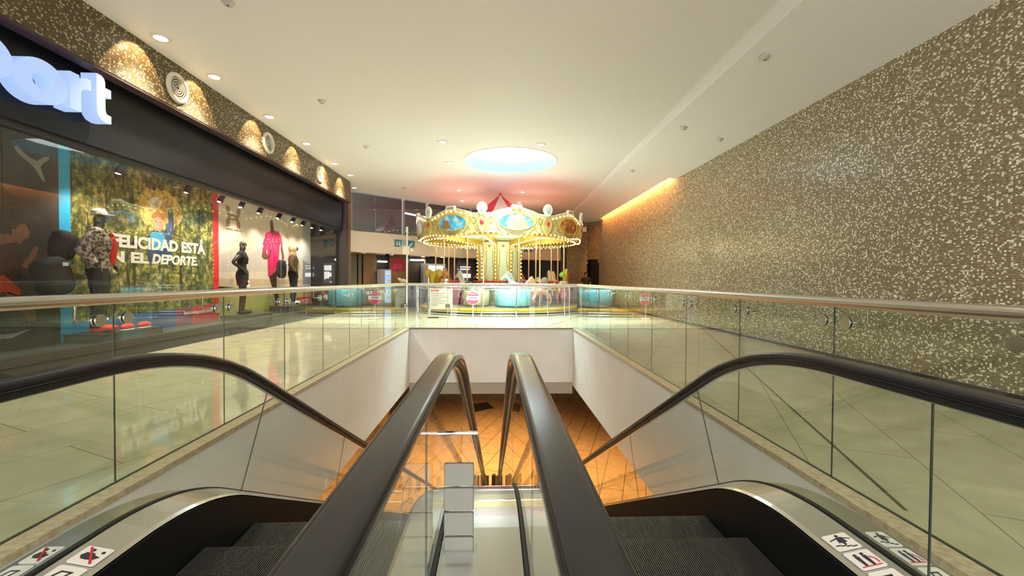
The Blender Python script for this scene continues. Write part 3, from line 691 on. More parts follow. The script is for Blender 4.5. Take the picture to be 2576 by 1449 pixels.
b = MB(); b.prism(MAT, lambda x, y, e: (x, y, e), ZLOW, ZLOW+.012); mt = b.build('floor_mat', m_dframe); tag(mt, 'dark floor mat on the orange lower floor behind the escalators', 'mat')
# bollards on the lower floor
bo = thing('bollard', '', 'bollard', (0, 0, ZLOW)); b = MB(); b.lathe([(.075, 0), (.075, .46), (.06, .50), (0, .52)], (0, 0, ZLOW), 16); b.build('post', m_blk, bo)
b = MB(); b.lathe([(.1, 0), (.1, .02), (.0, .021)], (0, 0, ZLOW), 16); b.build('foot', m_steel, bo)
for i, (x, y, lb) in enumerate(((-.33, 14.6, 'short dark post at the foot of the escalators, leftmost'), (0, 14.6, 'short dark post at the foot of the escalators, middle'), (.28, 14.6, 'short dark post at the foot of the escalators, rightmost'))):
    o = bo if i == 0 else dup(bo); o.location = (x, y, ZLOW); o['label'] = lb; o['group'] = 'posts at the foot of the escalators'
# yellow cleaning sign / box on the lower floor seen past the left void face
t = thing('caution_board', 'yellow folding board on the lower floor left of the escalators', 'sign', (-5.5, 21.5, ZLOW))
b = MB(); m_yel = M('yellow_plastic', (.75, .42, .02), .4)
for s in (-1, 1): b.obox((-5.5, 21.5+s*.14, ZLOW+.42), (.5, .02, .88), 0, Matrix.Rotation(s*.3, 3, 'X'))
b.build('board', m_yel, t); b = MB(); b.box((-5.55, 21.48, ZLOW+.82), (-5.45, 21.52, ZLOW+.88)); b.build('handle', m_blk, t)
# dark inlay line in the right floor
b = MB()
for (p, q, wd) in (((5.3, 10.72), (2.166, 2.138), .010), ((1.335, 10.93), (3.26, 15.09), .012)):
    d = Vector((q[0]-p[0], q[1]-p[1])).normalized(); n = Vector((-d.y, d.x))*wd
    b.quad((p[0]-n.x, p[1]-n.y, .002), (p[0]+n.x, p[1]+n.y, .002), (q[0]+n.x, q[1]+n.y, .002), (q[0]-n.x, q[1]-n.y, .002))
struct('trim_13', b, M('dark_inlay', (.09, .075, .05), .25))
# ================================================================== CAROUSEL
CX, CY = .19, 17.1
def cp(th, rr, z): return (CX+rr*sin(th), CY-rr*cos(th), z)
CAR = thing('carousel', 'lit merry-go-round with red and white striped tent top and gold crown panels', 'carousel', (CX, CY, 0))
m_cream = noisy(M('cream_gold_paint', (.62, .56, .26), .4), 9, (.50, .40, .14), (.60, .53, .25), 3, .3, .7)
m_pan = M('pale_panel_paint', (.74, .74, .50), .4)
m_gold = M('gold_paint', (.62, .42, .07), .35, .3); m_olive = M('olive_gold_line', (.30, .22, .05), .5)
m_mint = M('mint_paint', (.60, .74, .58), .5); m_redp = M('red_paint', (.62, .03, .04), .4); m_wht = M('white_paint', (.86, .86, .82), .4)
m_tentr = M('red_tent_cloth', (.75, .05, .09), .6); m_tentw = M('white_tent_cloth', (.9, .88, .86), .6)
m_bulb = M('warm_bulb', (1, .86, .45), .4, emit=3.2, ecol=(1, .84, .34), sample=False)
m_yrim = M('yellow_rim_paint', (.82, .52, .05), .35); m_blue = M('light_blue_paint', (.25, .66, .78), .35)
# platform
b = MB(); b.lathe([(0, .27), (3.02, .27), (3.02, .255)], (CX, CY, 0), 60, smooth=False); b.build('platform', M('platform_boards', (.25, .2, .16), .4), CAR)
b = MB(); b.lathe([(3.02, .25), (3.06, .25), (3.06, .13), (3.0, .13)], (CX, CY, 0), 60); b.build('platform_rim', m_yrim, CAR)
b = MB(); b.lathe([(2.9, .13), (2.9, 0)], (CX, CY, 0), 60); b.build('base_skirt', m_blk, CAR)
# column: nine faces with ribs
TH0 = RAD(9)
for k in range(9):
    th = TH0+k*RAD(40); n = Vector((sin(th), -cos(th), 0)); sd = Vector((cos(th), sin(th), 0))
    def cf(a, z, d, th=th, n=n, sd=sd):
        rr = .745+.04*(z-.3)/2.4; p = Vector((CX, CY, 0))+n*(rr+d)+sd*a; return (p.x, p.y, z)
    b = MB(); b.prism([(-.235, .27), (.235, .27), (.245, 2.66), (-.245, 2.66)], lambda a, c, e: cf(a, c, e), -.05, .0); fc = b.build('column_panel', m_pan, CAR)
    b = MB(); b.prism([(-.125, .35), (.125, .35), (.13, 2.36), (-.13, 2.36)], lambda a, c, e: cf(a, c, e), 0, .003); b.build('mint_inset', m_mint, fc)
    b = MB()
    for s in (-1, 1):
        for z0, h, ph in ((2.28, .55, 0), (1.72, .5, 1), (1.18, .42, 0)):
            pts = [cf(s*(.165-.03*sin(pi*i/8)*(1 if ph == 0 else -.3)), z0-h*i/8, .006) for i in range(9)]
            pts = [cf(s*(.135+.02*cos(a)), z0+.0+.02*sin(a), .006) for a in (pi, pi/2)]+pts+[cf(s*(.13), z0-h-.01, .006)]
            b.tube(pts, .011, 5)
        b.tube([cf(s*.15, 1.22, .006), cf(s*.09, 1.05, .006), cf(0, .98, .006)], .01, 5)
        b.tube([cf(s*.15, .85, .006), cf(s*.11, .6, .006), cf(s*.15, .4, .006)], .01, 5)
    b.build('scroll_relief', m_olive, fc)
    b = MB(); b.prism([(0, 2.44), (.05, 2.50), (.03, 2.535), (0, 2.52), (-.03, 2.535), (-.05, 2.50)], lambda a, c, e: cf(a, c, e), 0, .014); b.build('red_heart', m_redp, fc)
    t2 = th+RAD(20)
    b = MB(); b.tube([cp(t2, .80, .27), cp(t2, .845, 2.66)], .06, 4); b.build('column_rib', m_gold, CAR)
b = MB(); b.lathe([(.86, 1.1), (1.05, 1.1), (1.05, 1.16), (.86, 1.16)], (CX, CY, 0), 36); b.build('red_ring', m_redp, CAR)
# tent
b = MB(); ns = 10
prof = [(.0, 4.6), (.95, 3.86), (1.9, 3.42), (3.0, 3.2)]
for i in range(ns):
    a0, a1 = RAD(-15)+2*pi*i/ns, RAD(-15)+2*pi*(i+1)/ns; b.m = i % 2
    for j in range(3):
        (r0, z0), (r1, z1) = prof[j], prof[j+1]
        q = [cp(a0, r0, z0), cp(a0, r1, z1), cp(a1, r1, z1), cp(a1, r0, z0)]
        if r0 == 0: b.add(q[:3], [(0, 1, 2)])
        else: b.add(q, [(0, 1, 2, 3)])
b.build('tent_top', [m_tentw, m_tentr], CAR)
b = MB(); b.cyl((CX, CY, 4.58), (CX, CY, 4.655), .03); b.ball((CX, CY, 4.6), .05); b.build('tent_finial', m_redp, CAR)
# soffit and beams
b = MB(); b.lathe([(.8, 2.70), (3.0, 2.84)], (CX, CY, 0), 45, smooth=False); b.build('canopy_ceiling', m_mint, CAR)
for k in range(9):
    th = TH0+RAD(20)+k*RAD(40); n = Vector((sin(th), -cos(th), 0)); sd = Vector((cos(th), sin(th), 0)); p0 = Vector((CX, CY, 0))
    vs = []
    for rr, z0, z1 in ((.82, 2.52, 2.70), (3.02, 2.68, 2.84)):
        for s in (-1, 1):
            for z in (z0, z1): q = p0+n*rr+sd*.05*s; vs.append((q.x, q.y, z))
    b = MB(); b.add(vs, [(0, 1, 3, 2), (4, 6, 7, 5), (0, 4, 5, 1), (2, 3, 7, 6), (0, 2, 6, 4), (1, 5, 7, 3)]); b.build('roof_beam', m_gold, CAR)
b = MB(); b.lathe([(3.02, 2.66), (3.07, 2.66), (3.07, 2.76), (3.02, 2.76), (3.02, 2.66)], (CX, CY, 0), 54); b.build('rim_board', m_gold, CAR)
b = MB(); b.lathe([(3.05, 2.86), (3.05, 3.42)], (CX, CY, 0), 54); b.build('crown_backing', m_cream, CAR)
# crown panels
RC = 3.10
m_pics = []
def sky_pic(name, top, low, cloud):
    m = M(name, top, .35); nt, N, L = nodes(m); g = N.new('ShaderNodeNewGeometry')
    n = N.new('ShaderNodeTexNoise'); n.inputs['Scale'].default_value = 3.5; n.inputs['Detail'].default_value = 5; L.new(g.outputs['Position'], n.inputs['Vector'])
    rp = N.new('ShaderNodeValToRGB'); e = rp.color_ramp.elements; e[0].position = .38; e[0].color = (*top, 1); e[1].position = .62; e[1].color = (*cloud, 1)
    x = rp.color_ramp.elements.new(.5); x.color = (*low, 1); L.new(n.outputs['Fac'], rp.inputs[0]); L.new(rp.outputs[0], N['Principled BSDF'].inputs['Base Color']); return m
m_sky1 = sky_pic('painted_sky', (.03, .33, .70), (.08, .48, .78), (.5, .72, .82)); m_sky2 = sky_pic('painted_brown_scene', (.16, .05, .02), (.40, .14, .03), (.62, .30, .07)); m_sky3 = sky_pic('painted_grey_scene', (.12, .08, .08), (.25, .18, .18), (.4, .3, .3))
m_stone = M('painted_castle_stone', (.46, .27, .14), .5); m_stone2 = M('painted_brown_brick', (.38, .15, .05), .5); m_sea = M('painted_sea', (.05, .30, .48), .4)
bulbs = []
for k in range(9):
    tc = TH0+k*RAD(40)
    def cr(a, z, d=0., tc=tc): return cp(tc+a*RAD(20), RC+.03+d+(z-2.7)*.06, z)   # a in [-1, 1]
    top = lambda a: 3.33+.21*cos(pi*a/2)**2+.012*abs(sin(9*a)); bot = lambda a: 2.74-.07*(cos(pi*a)*.5+.5)+.02*abs(sin(7*a))
    b = MB(); n = 28; vs = []
    for d in (0, .05):
        for i in range(n+1): a = -1+2*i/n; vs += [cr(a, bot(a), d), cr(a, top(a), d)]
    m_ = 2*(n+1)
    for i in range(n):
        j = 2*i; b_ = j+m_
        b.f += [(j, j+1, j+3, j+2), (b_, b_+2, b_+3, b_+1), (j+1, b_+1, b_+3, j+3), (j, j+2, b_+2, b_)]; b.mi += [0]*4; b.sm += [False]*4
    b.v += vs; b.f += [(0, m_, m_+1, 1), (2*n, 2*n+1, m_+2*n+1, m_+2*n)]; b.mi += [0, 0]; b.sm += [False]*2
    pn = b.build('crown_panel', m_cream, CAR)
    # rim rope, white edge
    b = MB(); b.tube([cr(-1+2*i/40, top(-1+2*i/40)+.012*(i % 2), .02) for i in range(41)], .022, 6); b.build('white_edge', m_wht, pn)
    # oval picture
    sk = m_sky2 if k in (1,) else (m_sky3 if k in (7,) else m_sky1)
    oc = 3.06; A, C = .50, .27
    ov = [(A*cos(2*pi*i/36), oc+(C*1.05 if sin(2*pi*i/36) > 0 else C*.85)*sin(2*pi*i/36)) for i in range(36)]
    b = MB(); ctr = cr(0, oc, .062); b.v.append(ctr); b.mi = []; 
    b.v += [cr(a, z, .060) for a, z in ov]; b.f = [(0, i+1, (i+1) % 36+1) for i in range(36)]; b.mi = [0]*36; b.sm = [False]*36
    pic = b.build('picture_oval', sk, pn, recalc=False)
    b = MB()
    if k == 0:
        for a, ww, z in ((-.22, .11, 3.17), (-.1, .13, 3.23), (.03, .16, 3.17), (.15, .13, 3.23), (.27, .11, 3.17)):
            b.prism([(a-ww/2, 2.88), (a+ww/2, 2.88), (a+ww/2, z), (a-ww/2, z)], lambda p, q, e: cr(p, q, e), .062, .068)
        b.build('painted_castle', m_stone, pic)
        b = MB(); b.prism([(-.05, 2.88), (0, 2.88), (0, 2.96), (-.025, 2.98), (-.05, 2.96)], lambda p, q, e: cr(p+.05, q, e), .069, .071); b.build('castle_door', m_stone2, pic)
    elif k == 8:
        b.prism([(-.36, 2.90), (-.02, 2.90), (-.02, 3.0), (-.36, 3.0)], lambda p, q, e: cr(p, q, e), .062, .068); b.prism([(-.3, 3.0), (-.1, 3.0), (-.1, 3.16), (-.3, 3.16)], lambda p, q, e: cr(p, q, e), .062, .068)
        b.build('painted_tower', m_stone2, pic)
        b = MB(); b.prism([(-.42, 2.87), (.42, 2.87), (.46, 2.95), (-.46, 2.95)], lambda p, q, e: cr(p, q, e), .061, .064); b.build('painted_sea', m_sea, pic)
    b = MB(); b.tube([cr(a*1.02, oc+(z-oc)*1.03, .062) for a, z in ov], .016, 6, closed=True); b.build('oval_frame', m_gold, pn)
    # lower shell ornament, scrolls, cap
    b = MB()
    for rr in (.30, .22, .14): b.tube([cr(rr*cos(pi+pi*i/10), 2.84+rr*.55*sin(pi+pi*i/10), .06) for i in range(11)], .014, 5)
    for s in (-1, 1):
        b.tube([cr(s*(.40+.16*sin(2.2*i/7)), 2.76+.022*i*1.4-.02*cos(i), .055) for i in range(8)], .012, 5)
        b.tube([cr(s*(.74+.06*cos(2*pi*i/12)), 3.16+.085*sin(2*pi*i/12)-(.03 if i in (8, 9, 10) else 0), .055) for i in range(12)], .011, 5, closed=True)
        b.tube([cr(s*(.60+.03*cos(i*1.2)), 2.8+.07*i, .055) for i in range(7)], .010, 5)
        b.tube([cr(s*(.86-.1*sin(pi*i/8)), 2.78+.05*i, .055) for i in range(9)], .010, 5)
    b.build('panel_scrolls', m_olive, pn)
    b = MB(); b.prism([(-.16, 3.50), (.16, 3.50), (.17, 3.56), (.14, 3.64), (-.14, 3.64), (-.17, 3.56)], lambda p, q, e: cr(p, q, e), 0, .10); b.build('panel_cap', m_wht, pn)
    b = MB(); b.prism([(-.12, 3.52), (.12, 3.52), (.12, 3.60), (-.12, 3.60)], lambda p, q, e: cr(p, q, e), .1, .112); b.build('cap_inset', m_stone, pn)
    # shell finial and jewel at the joint
    tj = tc+RAD(20)
    def cj(a, z, d=0., tj=tj): return cp(tj+a/RC, RC+.05+d+(z-2.7)*.06, z)
    q = [(-.07, 3.32), (.07, 3.32), (.12, 3.42), (.165, 3.50), (.16, 3.60), (.11, 3.68), (.04, 3.73), (-.04, 3.73), (-.11, 3.68), (-.16, 3.60), (-.165, 3.50), (-.12, 3.42)]
    b = MB(); b.prism(q, lambda p, z, e: cj(p, z, e), 0, .07); fn = b.build('shell_finial', m_wht, CAR)
    b = MB()
    for a in (-60, -30, 0, 30, 60): b.tube([cj(.02*sin(RAD(a)), 3.42, .075), cj(.12*sin(RAD(a)), 3.50+.13*cos(RAD(a)), .075)], .009, 5)
    b.ball(cj(0, 3.48, .075), .035, (1, 1, 1.5)); b.build('shell_flutes', M('pale_green_paint', (.35, .5, .38), .4) if k == 0 else bpy.data.materials['pale_green_paint'], fn)
    q = [(0, 2.72), (.12, 2.92), (.165, 3.08), (.12, 3.22), (0, 3.32), (-.12, 3.22), (-.165, 3.08), (-.12, 2.92)]
    b = MB(); b.prism(q, lambda p, z, e: cj(p, z, e), .0, .08); sh = b.build('jewel_shield', m_cream, CAR)
    b = MB(); b.tube([cj(p, z, .085) for p, z in q], .014, 5, closed=True); b.build('shield_frame', m_gold, sh)
    b = MB(); nrm = Vector(cj(0, 0, 1))-Vector(cj(0, 0, 0)); 
    b.ball(cj(0, 3.08, .085), .075, (1, .45, 1.15), 14, 8, Matrix.Rotation(tj, 3, 'Z')); b.build('red_jewel', m_redp, sh)
    # bulbs
    for i in range(9): a = -.66+1.32*i/8; bulbs.append(cr(a, top(a)-.085, .07))
    for a in (-.80, .80): bulbs.append(cr(a, 3.26, .07))
    for i in range(12): a = -1+2*i/12; bulbs.append(cr(a, bot(a)-.02, .03))
    for i in range(9): a = -1+2*i/9; bulbs.append(cp(tc+a*RAD(20), 2.98, 2.63))
    for i in range(15): rr = .98+i*.135; bulbs.append(cp(tj, rr, 2.535+.16*(rr-.82)/2.2-.03))
    for i in range(13): z = 2.44-i*.145; bulbs.append(cp(tj, .90, z))
CAMP = Vector((0, 0, 1.2))
# sort: those facing the camera and nearest first
def vis(p):
    q = Vector(p)-Vector((CX, CY, p[2])); return (Vector(p)-CAMP).length+(2.0 if q.y > 0 else 0)
bulbs.sort(key=vis)
bm0 = MB(); bm0.ball((CX, CY, 0), .027, (1, 1, 1), 8, 6); pb = None
for p in bulbs[:100]:
    if pb is None: pb = bm0.build('bulb', m_bulb, CAR); o = pb
    else: o = pb.copy(); COL.objects.link(o)
    o.location = (p[0]-CX, p[1]-CY, p[2])
b = MB()
for p in bulbs[100:]: b.ball(p, .025, (1, 1, 1), 6, 4)
o = b.build('bulb', m_bulb, CAR); o['kind'] = 'stuff'
for th in (-31, 9, 49, 129, -111): light('carousel_lamp', 'POINT', cp(RAD(th), 2.0, 2.5), 13, (1, .86, .5), shadow_soft_size=.03)
for th in (-110, -150, 170, 130, 90, 30, -40): light('tent_bounce_fill', 'POINT', cp(RAD(th), 2.35, 3.55), 5, (1, .36, .16), shadow_soft_size=.04)  # unseen lamps added behind the crown to imitate red bounce from the tent
# poles and animals
m_pole = M('gold_pole', (.80, .55, .28), .3, .5)
def pole(parent, th, rr): b = MB(); b.cyl(cp(th, rr, .27), cp(th, rr, 2.76), .026, 10); return b.build('pole', m_pole, parent)
def animal(kind, th, rr, zb, cols, label, scale=1., flip=1):
    """animal on the carousel; forward is along the ring"""
    c = cp(th, rr, zb); fw = Vector((cos(th), sin(th), 0))*flip; sd = Vector((-fw.y, fw.x, 0))
    def W(a, s, z): p = Vector(c)+(fw*a+sd*s)*scale; return (p.x, p.y, zb+z*scale)
    mb_, ms, mm = [M(kind+'_'+n, c_, .35) for n, c_ in zip(('body', 'saddle', 'mane'), cols)]
    pole(CAR, th, rr)
    if kind == 'elephant':
        vs = [W(-.32, 0, .55), W(-.05, 0, .60), W(.22, 0, .66), W(.45, 0, .85), W(.62, 0, .78), W(.70, 0, .5), W(.68, 0, .25),
              W(-.3, .13, .28), W(-.3, .13, .02), W(-.3, -.13, .28), W(-.3, -.13, .02), W(.18, .13, .28), W(.18, .13, .02), W(.18, -.13, .28), W(.18, -.13, .02)]
        es = [(0, 1), (1, 2), (2, 3), (3, 4), (4, 5), (5, 6), (0, 7), (7, 8), (0, 9), (9, 10), (2, 11), (11, 12), (2, 13), (13, 14)]
        rs = [.2, .24, .2, .17, .09, .05, .03]+[.075, .06]*4; root = 1
    elif kind == 'upright':
        vs = [W(-.05, 0, .35), W(-.02, 0, .62), W(.03, 0, .85), W(.07, 0, 1.02), W(.16, 0, 1.10), W(.26, 0, 1.06), W(.05, .06, 1.2), W(.05, .07, 1.32), W(.05, -.06, 1.2), W(.05, -.07, 1.32),
              W(.05, .15, .78), W(.2, .14, .72), W(.05, -.15, .78), W(.2, -.14, .72), W(.1, .12, .2), W(.25, .12, .03), W(.1, -.12, .2), W(.25, -.12, .03)]
        es = [(0, 1), (1, 2), (2, 3), (3, 4), (4, 5), (3, 6), (6, 7), (3, 8), (8, 9), (2, 10), (10, 11), (2, 12), (12, 13), (0, 14), (14, 15), (0, 16), (16, 17)]
        rs = [.18, .15, .11, .08, .09, .045, .035, .02, .035, .02, .05, .035, .05, .035, .08, .05, .08, .05]
    else:
        vs = [W(-.42, 0, .58), W(-.12, 0, .58), W(.2, 0, .62), W(.40, 0, .85), W(.48, 0, 1.05), W(.66, 0, .93), W(.76, 0, .84),
              W(-.45, .09, .36), W(-.55, .09, .2), W(-.45, .09, .02), W(-.45, -.09, .36), W(-.55, -.09, .2), W(-.45, -.09, .02),
              W(.3, .09, .36), W(.42, .09, .25), W(.32, .09, .1), W(.28, -.09, .36), W(.38, -.09, .2), W(.3, -.09, .04), W(.46, .04, 1.17), W(.46, -.04, 1.17)]
        es = [(0, 1), (1, 2), (2, 3), (3, 4), (4, 5), (5, 6), (0, 7), (7, 8), (8, 9), (0, 10), (10, 11), (11, 12), (2, 13), (13, 14), (14, 15), (2, 16), (16, 17), (17, 18), (4, 19), (4, 20)]
        rs = [.15, .155, .14, .075, .075, .05, .04, .07, .04, .03, .07, .04, .03, .06, .04, .03, .06, .04, .03, .02, .02]
    rs = [x*scale for x in rs]
    nm = {'elephant': 'elephant_figure', 'upright': 'rabbit_figure', 'horse': 'horse_figure', 'dragon': 'dragon_figure'}[kind]
    o = skin(nm, vs, es, rs, mb_, CAR, 2, label)
    b = MB()
    if kind == 'elephant': b.ball(W(-.03, 0, .74), .2*scale, (1.2, 1.2, .5), 12, 8, Matrix.Rotation(atan2(fw.y, fw.x), 3, 'Z'))
    elif kind == 'upright': b.ball(W(.06, 0, .7), .13*scale, (1, 1, 1.2), 12, 8)
    else: b.ball(W(-.08, 0, .70), .14*scale, (1.2, 1.1, .5), 12, 8, Matrix.Rotation(atan2(fw.y, fw.x), 3, 'Z'))
    b.build('saddle' if kind != 'upright' else 'waistcoat', ms, o)
    b = MB()
    if kind == 'elephant':
        for s in (-1, 1): b.ball(W(.38, .17*s, .86), .14*scale, (.3, 1, 1.1) if abs(fw.x) > .7 else (1, .3, 1.1), 10, 8)
        b.build('ear', mm, o)
    elif kind == 'upright':
        b.ball(W(.15, 0, .88), .07*scale, (1, 1, .8), 10, 6); b.build('bow_tie', mm, o)
    else:
        b.tube([W(.44, 0, 1.16), W(.36, 0, 1.05), W(.27, 0, .9), W(.18, 0, .78)], [.05*scale, .055*scale, .05*scale, .03*scale], 7); b.build('mane', mm, o)
        b = MB(); b.tube([W(-.52, 0, .68), W(-.66, 0, .6), W(-.70, 0, .38)], [.03*scale, .05*scale, .02*scale], 7); b.build('tail', mm, o)
    if kind == 'dragon':
        b = MB()
        for i in range(4): b.ball(W(.02-.12*i, 0, .95+.05*sin(i)), .10*scale, (1.3, .5, .8), 10, 6, Matrix.Rotation(atan2(fw.y, fw.x)+.3*i, 3, 'Z'))
        b.tube([W(-.05, 0, .70), W(-.02, 0, .95)], .03, 6); b.build('crest', M('dragon_green', (.30, .50, .06), .4), o)
    return o
WHT, BRN, RED, GRY = (.75, .73, .70), (.36, .15, .05), (.60, .07, .06), (.42, .45, .45)
animal('upright', RAD(-51), 2.6, .30, (BRN, (.70, .62, .72), (.85, .82, .85)), 'brown rabbit figure with white front')
animal('elephant', RAD(-91), 2.55, .45, ((.50, .34, .04), (.05, .02, .06), (.58, .42, .05)), 'gold elephant figure with dark saddle cloth', 1.15)
animal('horse', RAD(-45), 1.72, .42, ((.62, .60, .56), (.08, .06, .06), (.50, .50, .48)), 'pale grey horse figure', .95, -1)
animal('horse', RAD(-131), 2.6, .40, ((.45, .24, .08), RED, BRN), 'tan horse figure at the back')
animal('horse', RAD(22), 1.80, .40, (WHT, (.15, .2, .5), (.7, .7, .72)), 'white horse figure beside the column', .95, -1)
animal('horse', RAD(32), 2.6, .32, ((.62, .25, .12), (.8, .3, .3), (.70, .35, .10)), 'orange horse figure', .85, -1)
animal('elephant', RAD(50), 1.75, .35, (GRY, (.14, .08, .08), GRY), 'grey elephant figure', .95)
animal('dragon', RAD(69), 2.6, .34, (RED, (.72, .62, .40), (.45, .60, .08)), 'red dragon figure with green crest', 1.1)
animal('horse', RAD(95), 2.1, .42, ((.42, .25, .14), RED, (.75, .68, .6)), 'brown horse figure with pale mane', 1.0)
animal('horse', RAD(109), 2.6, .40, (WHT, RED, (.6, .5, .3)), 'white horse figure at the back right')
animal('horse', RAD(149), 2.6, .42, (GRY, RED, BRN), 'grey horse figure at the back')
animal('horse', RAD(-171), 2.6, .42, (BRN, RED, GRY), 'brown horse figure behind the column')
animal('horse', RAD(-100), 2.1, .30, ((.3, .12, .06), (.6, .05, .05), BRN), 'dark brown horse figure at the left', .9)
pole(CAR, RAD(-13), 2.6)
# light blue tub seat and a red seat
def tub(th, rr, rad, h, mat, lb):
    b = MB(); c = cp(th, rr, .27); b.lathe([(rad*.8, 0), (rad, .08), (rad*1.02, h*.8), (rad*.97, h), (rad*.9, h), (rad*.9, .1), (0, .1)], c, 28); o = b.build('tub_seat', mat, CAR, lb)
    b = MB(); b.lathe([(rad*.9, h*.45), (rad*.55, h*.45), (rad*.55, h*.2)], c, 28); b.build('bench', m_wht, o)
tub(RAD(11), 2.32, .62, .62, m_blue, 'light blue round tub seat'); tub(RAD(-72), 1.7, .45, .86, m_redp, 'red tub seat'); tub(RAD(-22), 2.2, .45, .55, m_cream, 'cream tub seat')
# ================================================================== FENCE ROUND THE CAROUSEL
FR = 3.27
fen = thing('fence', 'low curved steel and glass fence around the carousel', 'fence', (CX, CY, 0))
arc = [RAD(a) for a in range(-118, 119, 2)]
for z, rr in ((.96, .022), (.88, .012), (.13, .018), (.05, .018)):
    b = MB(); b.tube([cp(a, FR, z) for a in arc], rr, 8); b.build('rail', m_chrome, fen)
for a in (-112, -92, -72, -50, -30, -11, 0 if False else 9, 29, 43, 48, 69, 92, 112):
    b = MB(); b.cyl(cp(RAD(a), FR, 0), cp(RAD(a), FR, .97), .024, 10); b.build('post', m_chrome, fen)
seq = [-112, -92, -72, -50, -30, -11, 9, 29, 43]
for i in range(len(seq)-1):
    a0, a1 = RAD(seq[i]+1), RAD(seq[i+1]-1); n = 8; b = MB(); vs = []
    for d in (-.004, .004):
        for k in range(n+1): a = a0+(a1-a0)*k/n; vs += [cp(a, FR+d, .18), cp(a, FR+d, .85)]
    m_ = 2*(n+1)
    fs = []
    for k in range(n): j = 2*k; fs += [(j, j+1, j+3, j+2), (m_+j, m_+j+2, m_+j+3, m_+j+1), (j+1, m_+j+1, m_+j+3, j+3), (j, j+2, m_+j+2, m_+j)]
    b.add(vs, fs); b.build('glass_panel', m_clear, fen)
b = MB(); q = [cp(RAD(-50), FR, .2), cp(RAD(-50), FR, .92)]; 
b.tube([(-2.45, 13.75, .1), (-2.45, 13.75, .93), (-2.05, 13.65, .93), (-2.05, 13.65, .1)], .02, 8, closed=True); b.build('gate', m_chrome, fen)
# round red sign on a post
t = thing('round_sign', 'round red and white notice on a thin white post before the carousel', 'sign', (-.68, 13.4, 0))
b = MB(); b.cyl((-.68, 13.4, 0), (-.68, 13.4, .45), .014); b.lathe([(0, .012), (.12, .01), (.13, 0)], (-.68, 13.4, 0), 20); b.build('post', m_wht, t)
def disc(cx, cz, rr, y, y2, n=36): return [(cx+rr*cos(2*pi*i/n), cz+rr*sin(2*pi*i/n)) for i in range(n)]
fy = lambda a, c, e: (a, e, c)
b = MB(); b.prism(disc(-.68, .625, .207, 0, 0), fy, 13.38, 13.4); pl = b.build('sign_disc', m_wht, t)
for z0, z1, nm in ((.70, .83, 'upper'), (.42, .555, 'lower')):
    q = []
    n = 24; rr = .195
    if nm == 'upper': a0 = math.asin((.69-.625)/rr); q = [(-.68+rr*cos(a0+(pi-2*a0)*i/n), .625+rr*sin(a0+(pi-2*a0)*i/n)) for i in range(n+1)]
    else: a0 = math.asin((.625-.56)/rr); q = [(-.68+rr*cos(pi+a0+(pi-2*a0)*i/n), .625+rr*sin(pi+a0+(pi-2*a0)*i/n)) for i in range(n+1)]
    b = MB(); b.prism(q, fy, 13.374, 13.38); b.build('red_field', M('sign_red', (.72, .02, .10), .4) if nm == 'upper' else bpy.data.materials['sign_red'], pl)
text('lettering', 'Obligatorio', (-.78, .735, -.58, .775), lambda a, c, e: (a, 13.3735-e, c), m_wht, pl, .002, .01)
for i, mt in enumerate((m_sred, M('sign_blue', (.04, .12, .4), .4), bpy.data.materials.get('sign_blue') or m_sred)):
    b = MB(); x = -.755+i*.075; b.prism([(x-.028, .60), (x+.028, .60), (x+.028, .65), (x-.028, .65)], fy, 13.376, 13.38); b.build('pictogram', mt, pl)
# tilted notice board
t = thing('notice_board', 'beige rules board with red heading standing left before the carousel fence', 'sign', (-1.7, 13.4, 0))
b = MB(); b.obox((-1.66, 13.33, .6), (.70, .015, .64)); bd = b.build('board', M('beige_notice', (.50, .43, .34), .5), t)
b = MB(); b.obox((-1.86, 13.32, .86), (.26, .006, .05)); b.build('heading', m_sred, bd)
for i in range(7):
    b = MB(); ww = (.42, .36, .5, .3, .46, .4, .22)[i]; b.obox((-1.97+ww/2, 13.32, .77-.06*i), (ww, .004, .012)); b.build('text_line', M('notice_ink', (.18, .15, .13), .6) if i == 0 else bpy.data.materials['notice_ink'], bd)
b = MB(); b.cyl((-2.05, 13.36, 0), (-2.05, 13.36, .95), .02); b.build('post', m_chrome, t); b = MB(); b.obox((-1.92, 13.4, .01), (.34, .22, .02)); b.build('foot', m_blk, t)
# small price cards clipped at the far balustrade
m_card = M('price_card', (.62, .60, .54), .5)
for (x, lb) in ((-2.15, 'small white card clipped at the left corner of the far glass balustrade'), (-1.15, 'small white card clipped on the far glass balustrade below the rules board')):
    t = thing('info_card', lb, 'card', (x, 10.48, .38), 'small cards on the far glass'); b = MB(); b.box((x-.055, 10.47, .5), (x+.055, 10.485, .6)); o = b.build('card', m_card, t)
    b = MB(); b.box((x-.055, 10.468, .5), (x-.049, 10.486, .6)); b.box((x+.049, 10.468, .5), (x+.055, 10.486, .6)); b.box((x-.055, 10.468, .594), (x+.055, 10.486, .6)); b.build('card_frame', m_dframe, o)
    text('number', '100', (x-.035, .53, x+.035, .57), lambda a, c, e: (a, 10.4685-e, c), m_dframe, o, .002, .01)
    b = MB(); b.cyl((x, 10.5, .02), (x, 10.5, .5), .006, 8); b.build('clip_rod', m_wht, t)
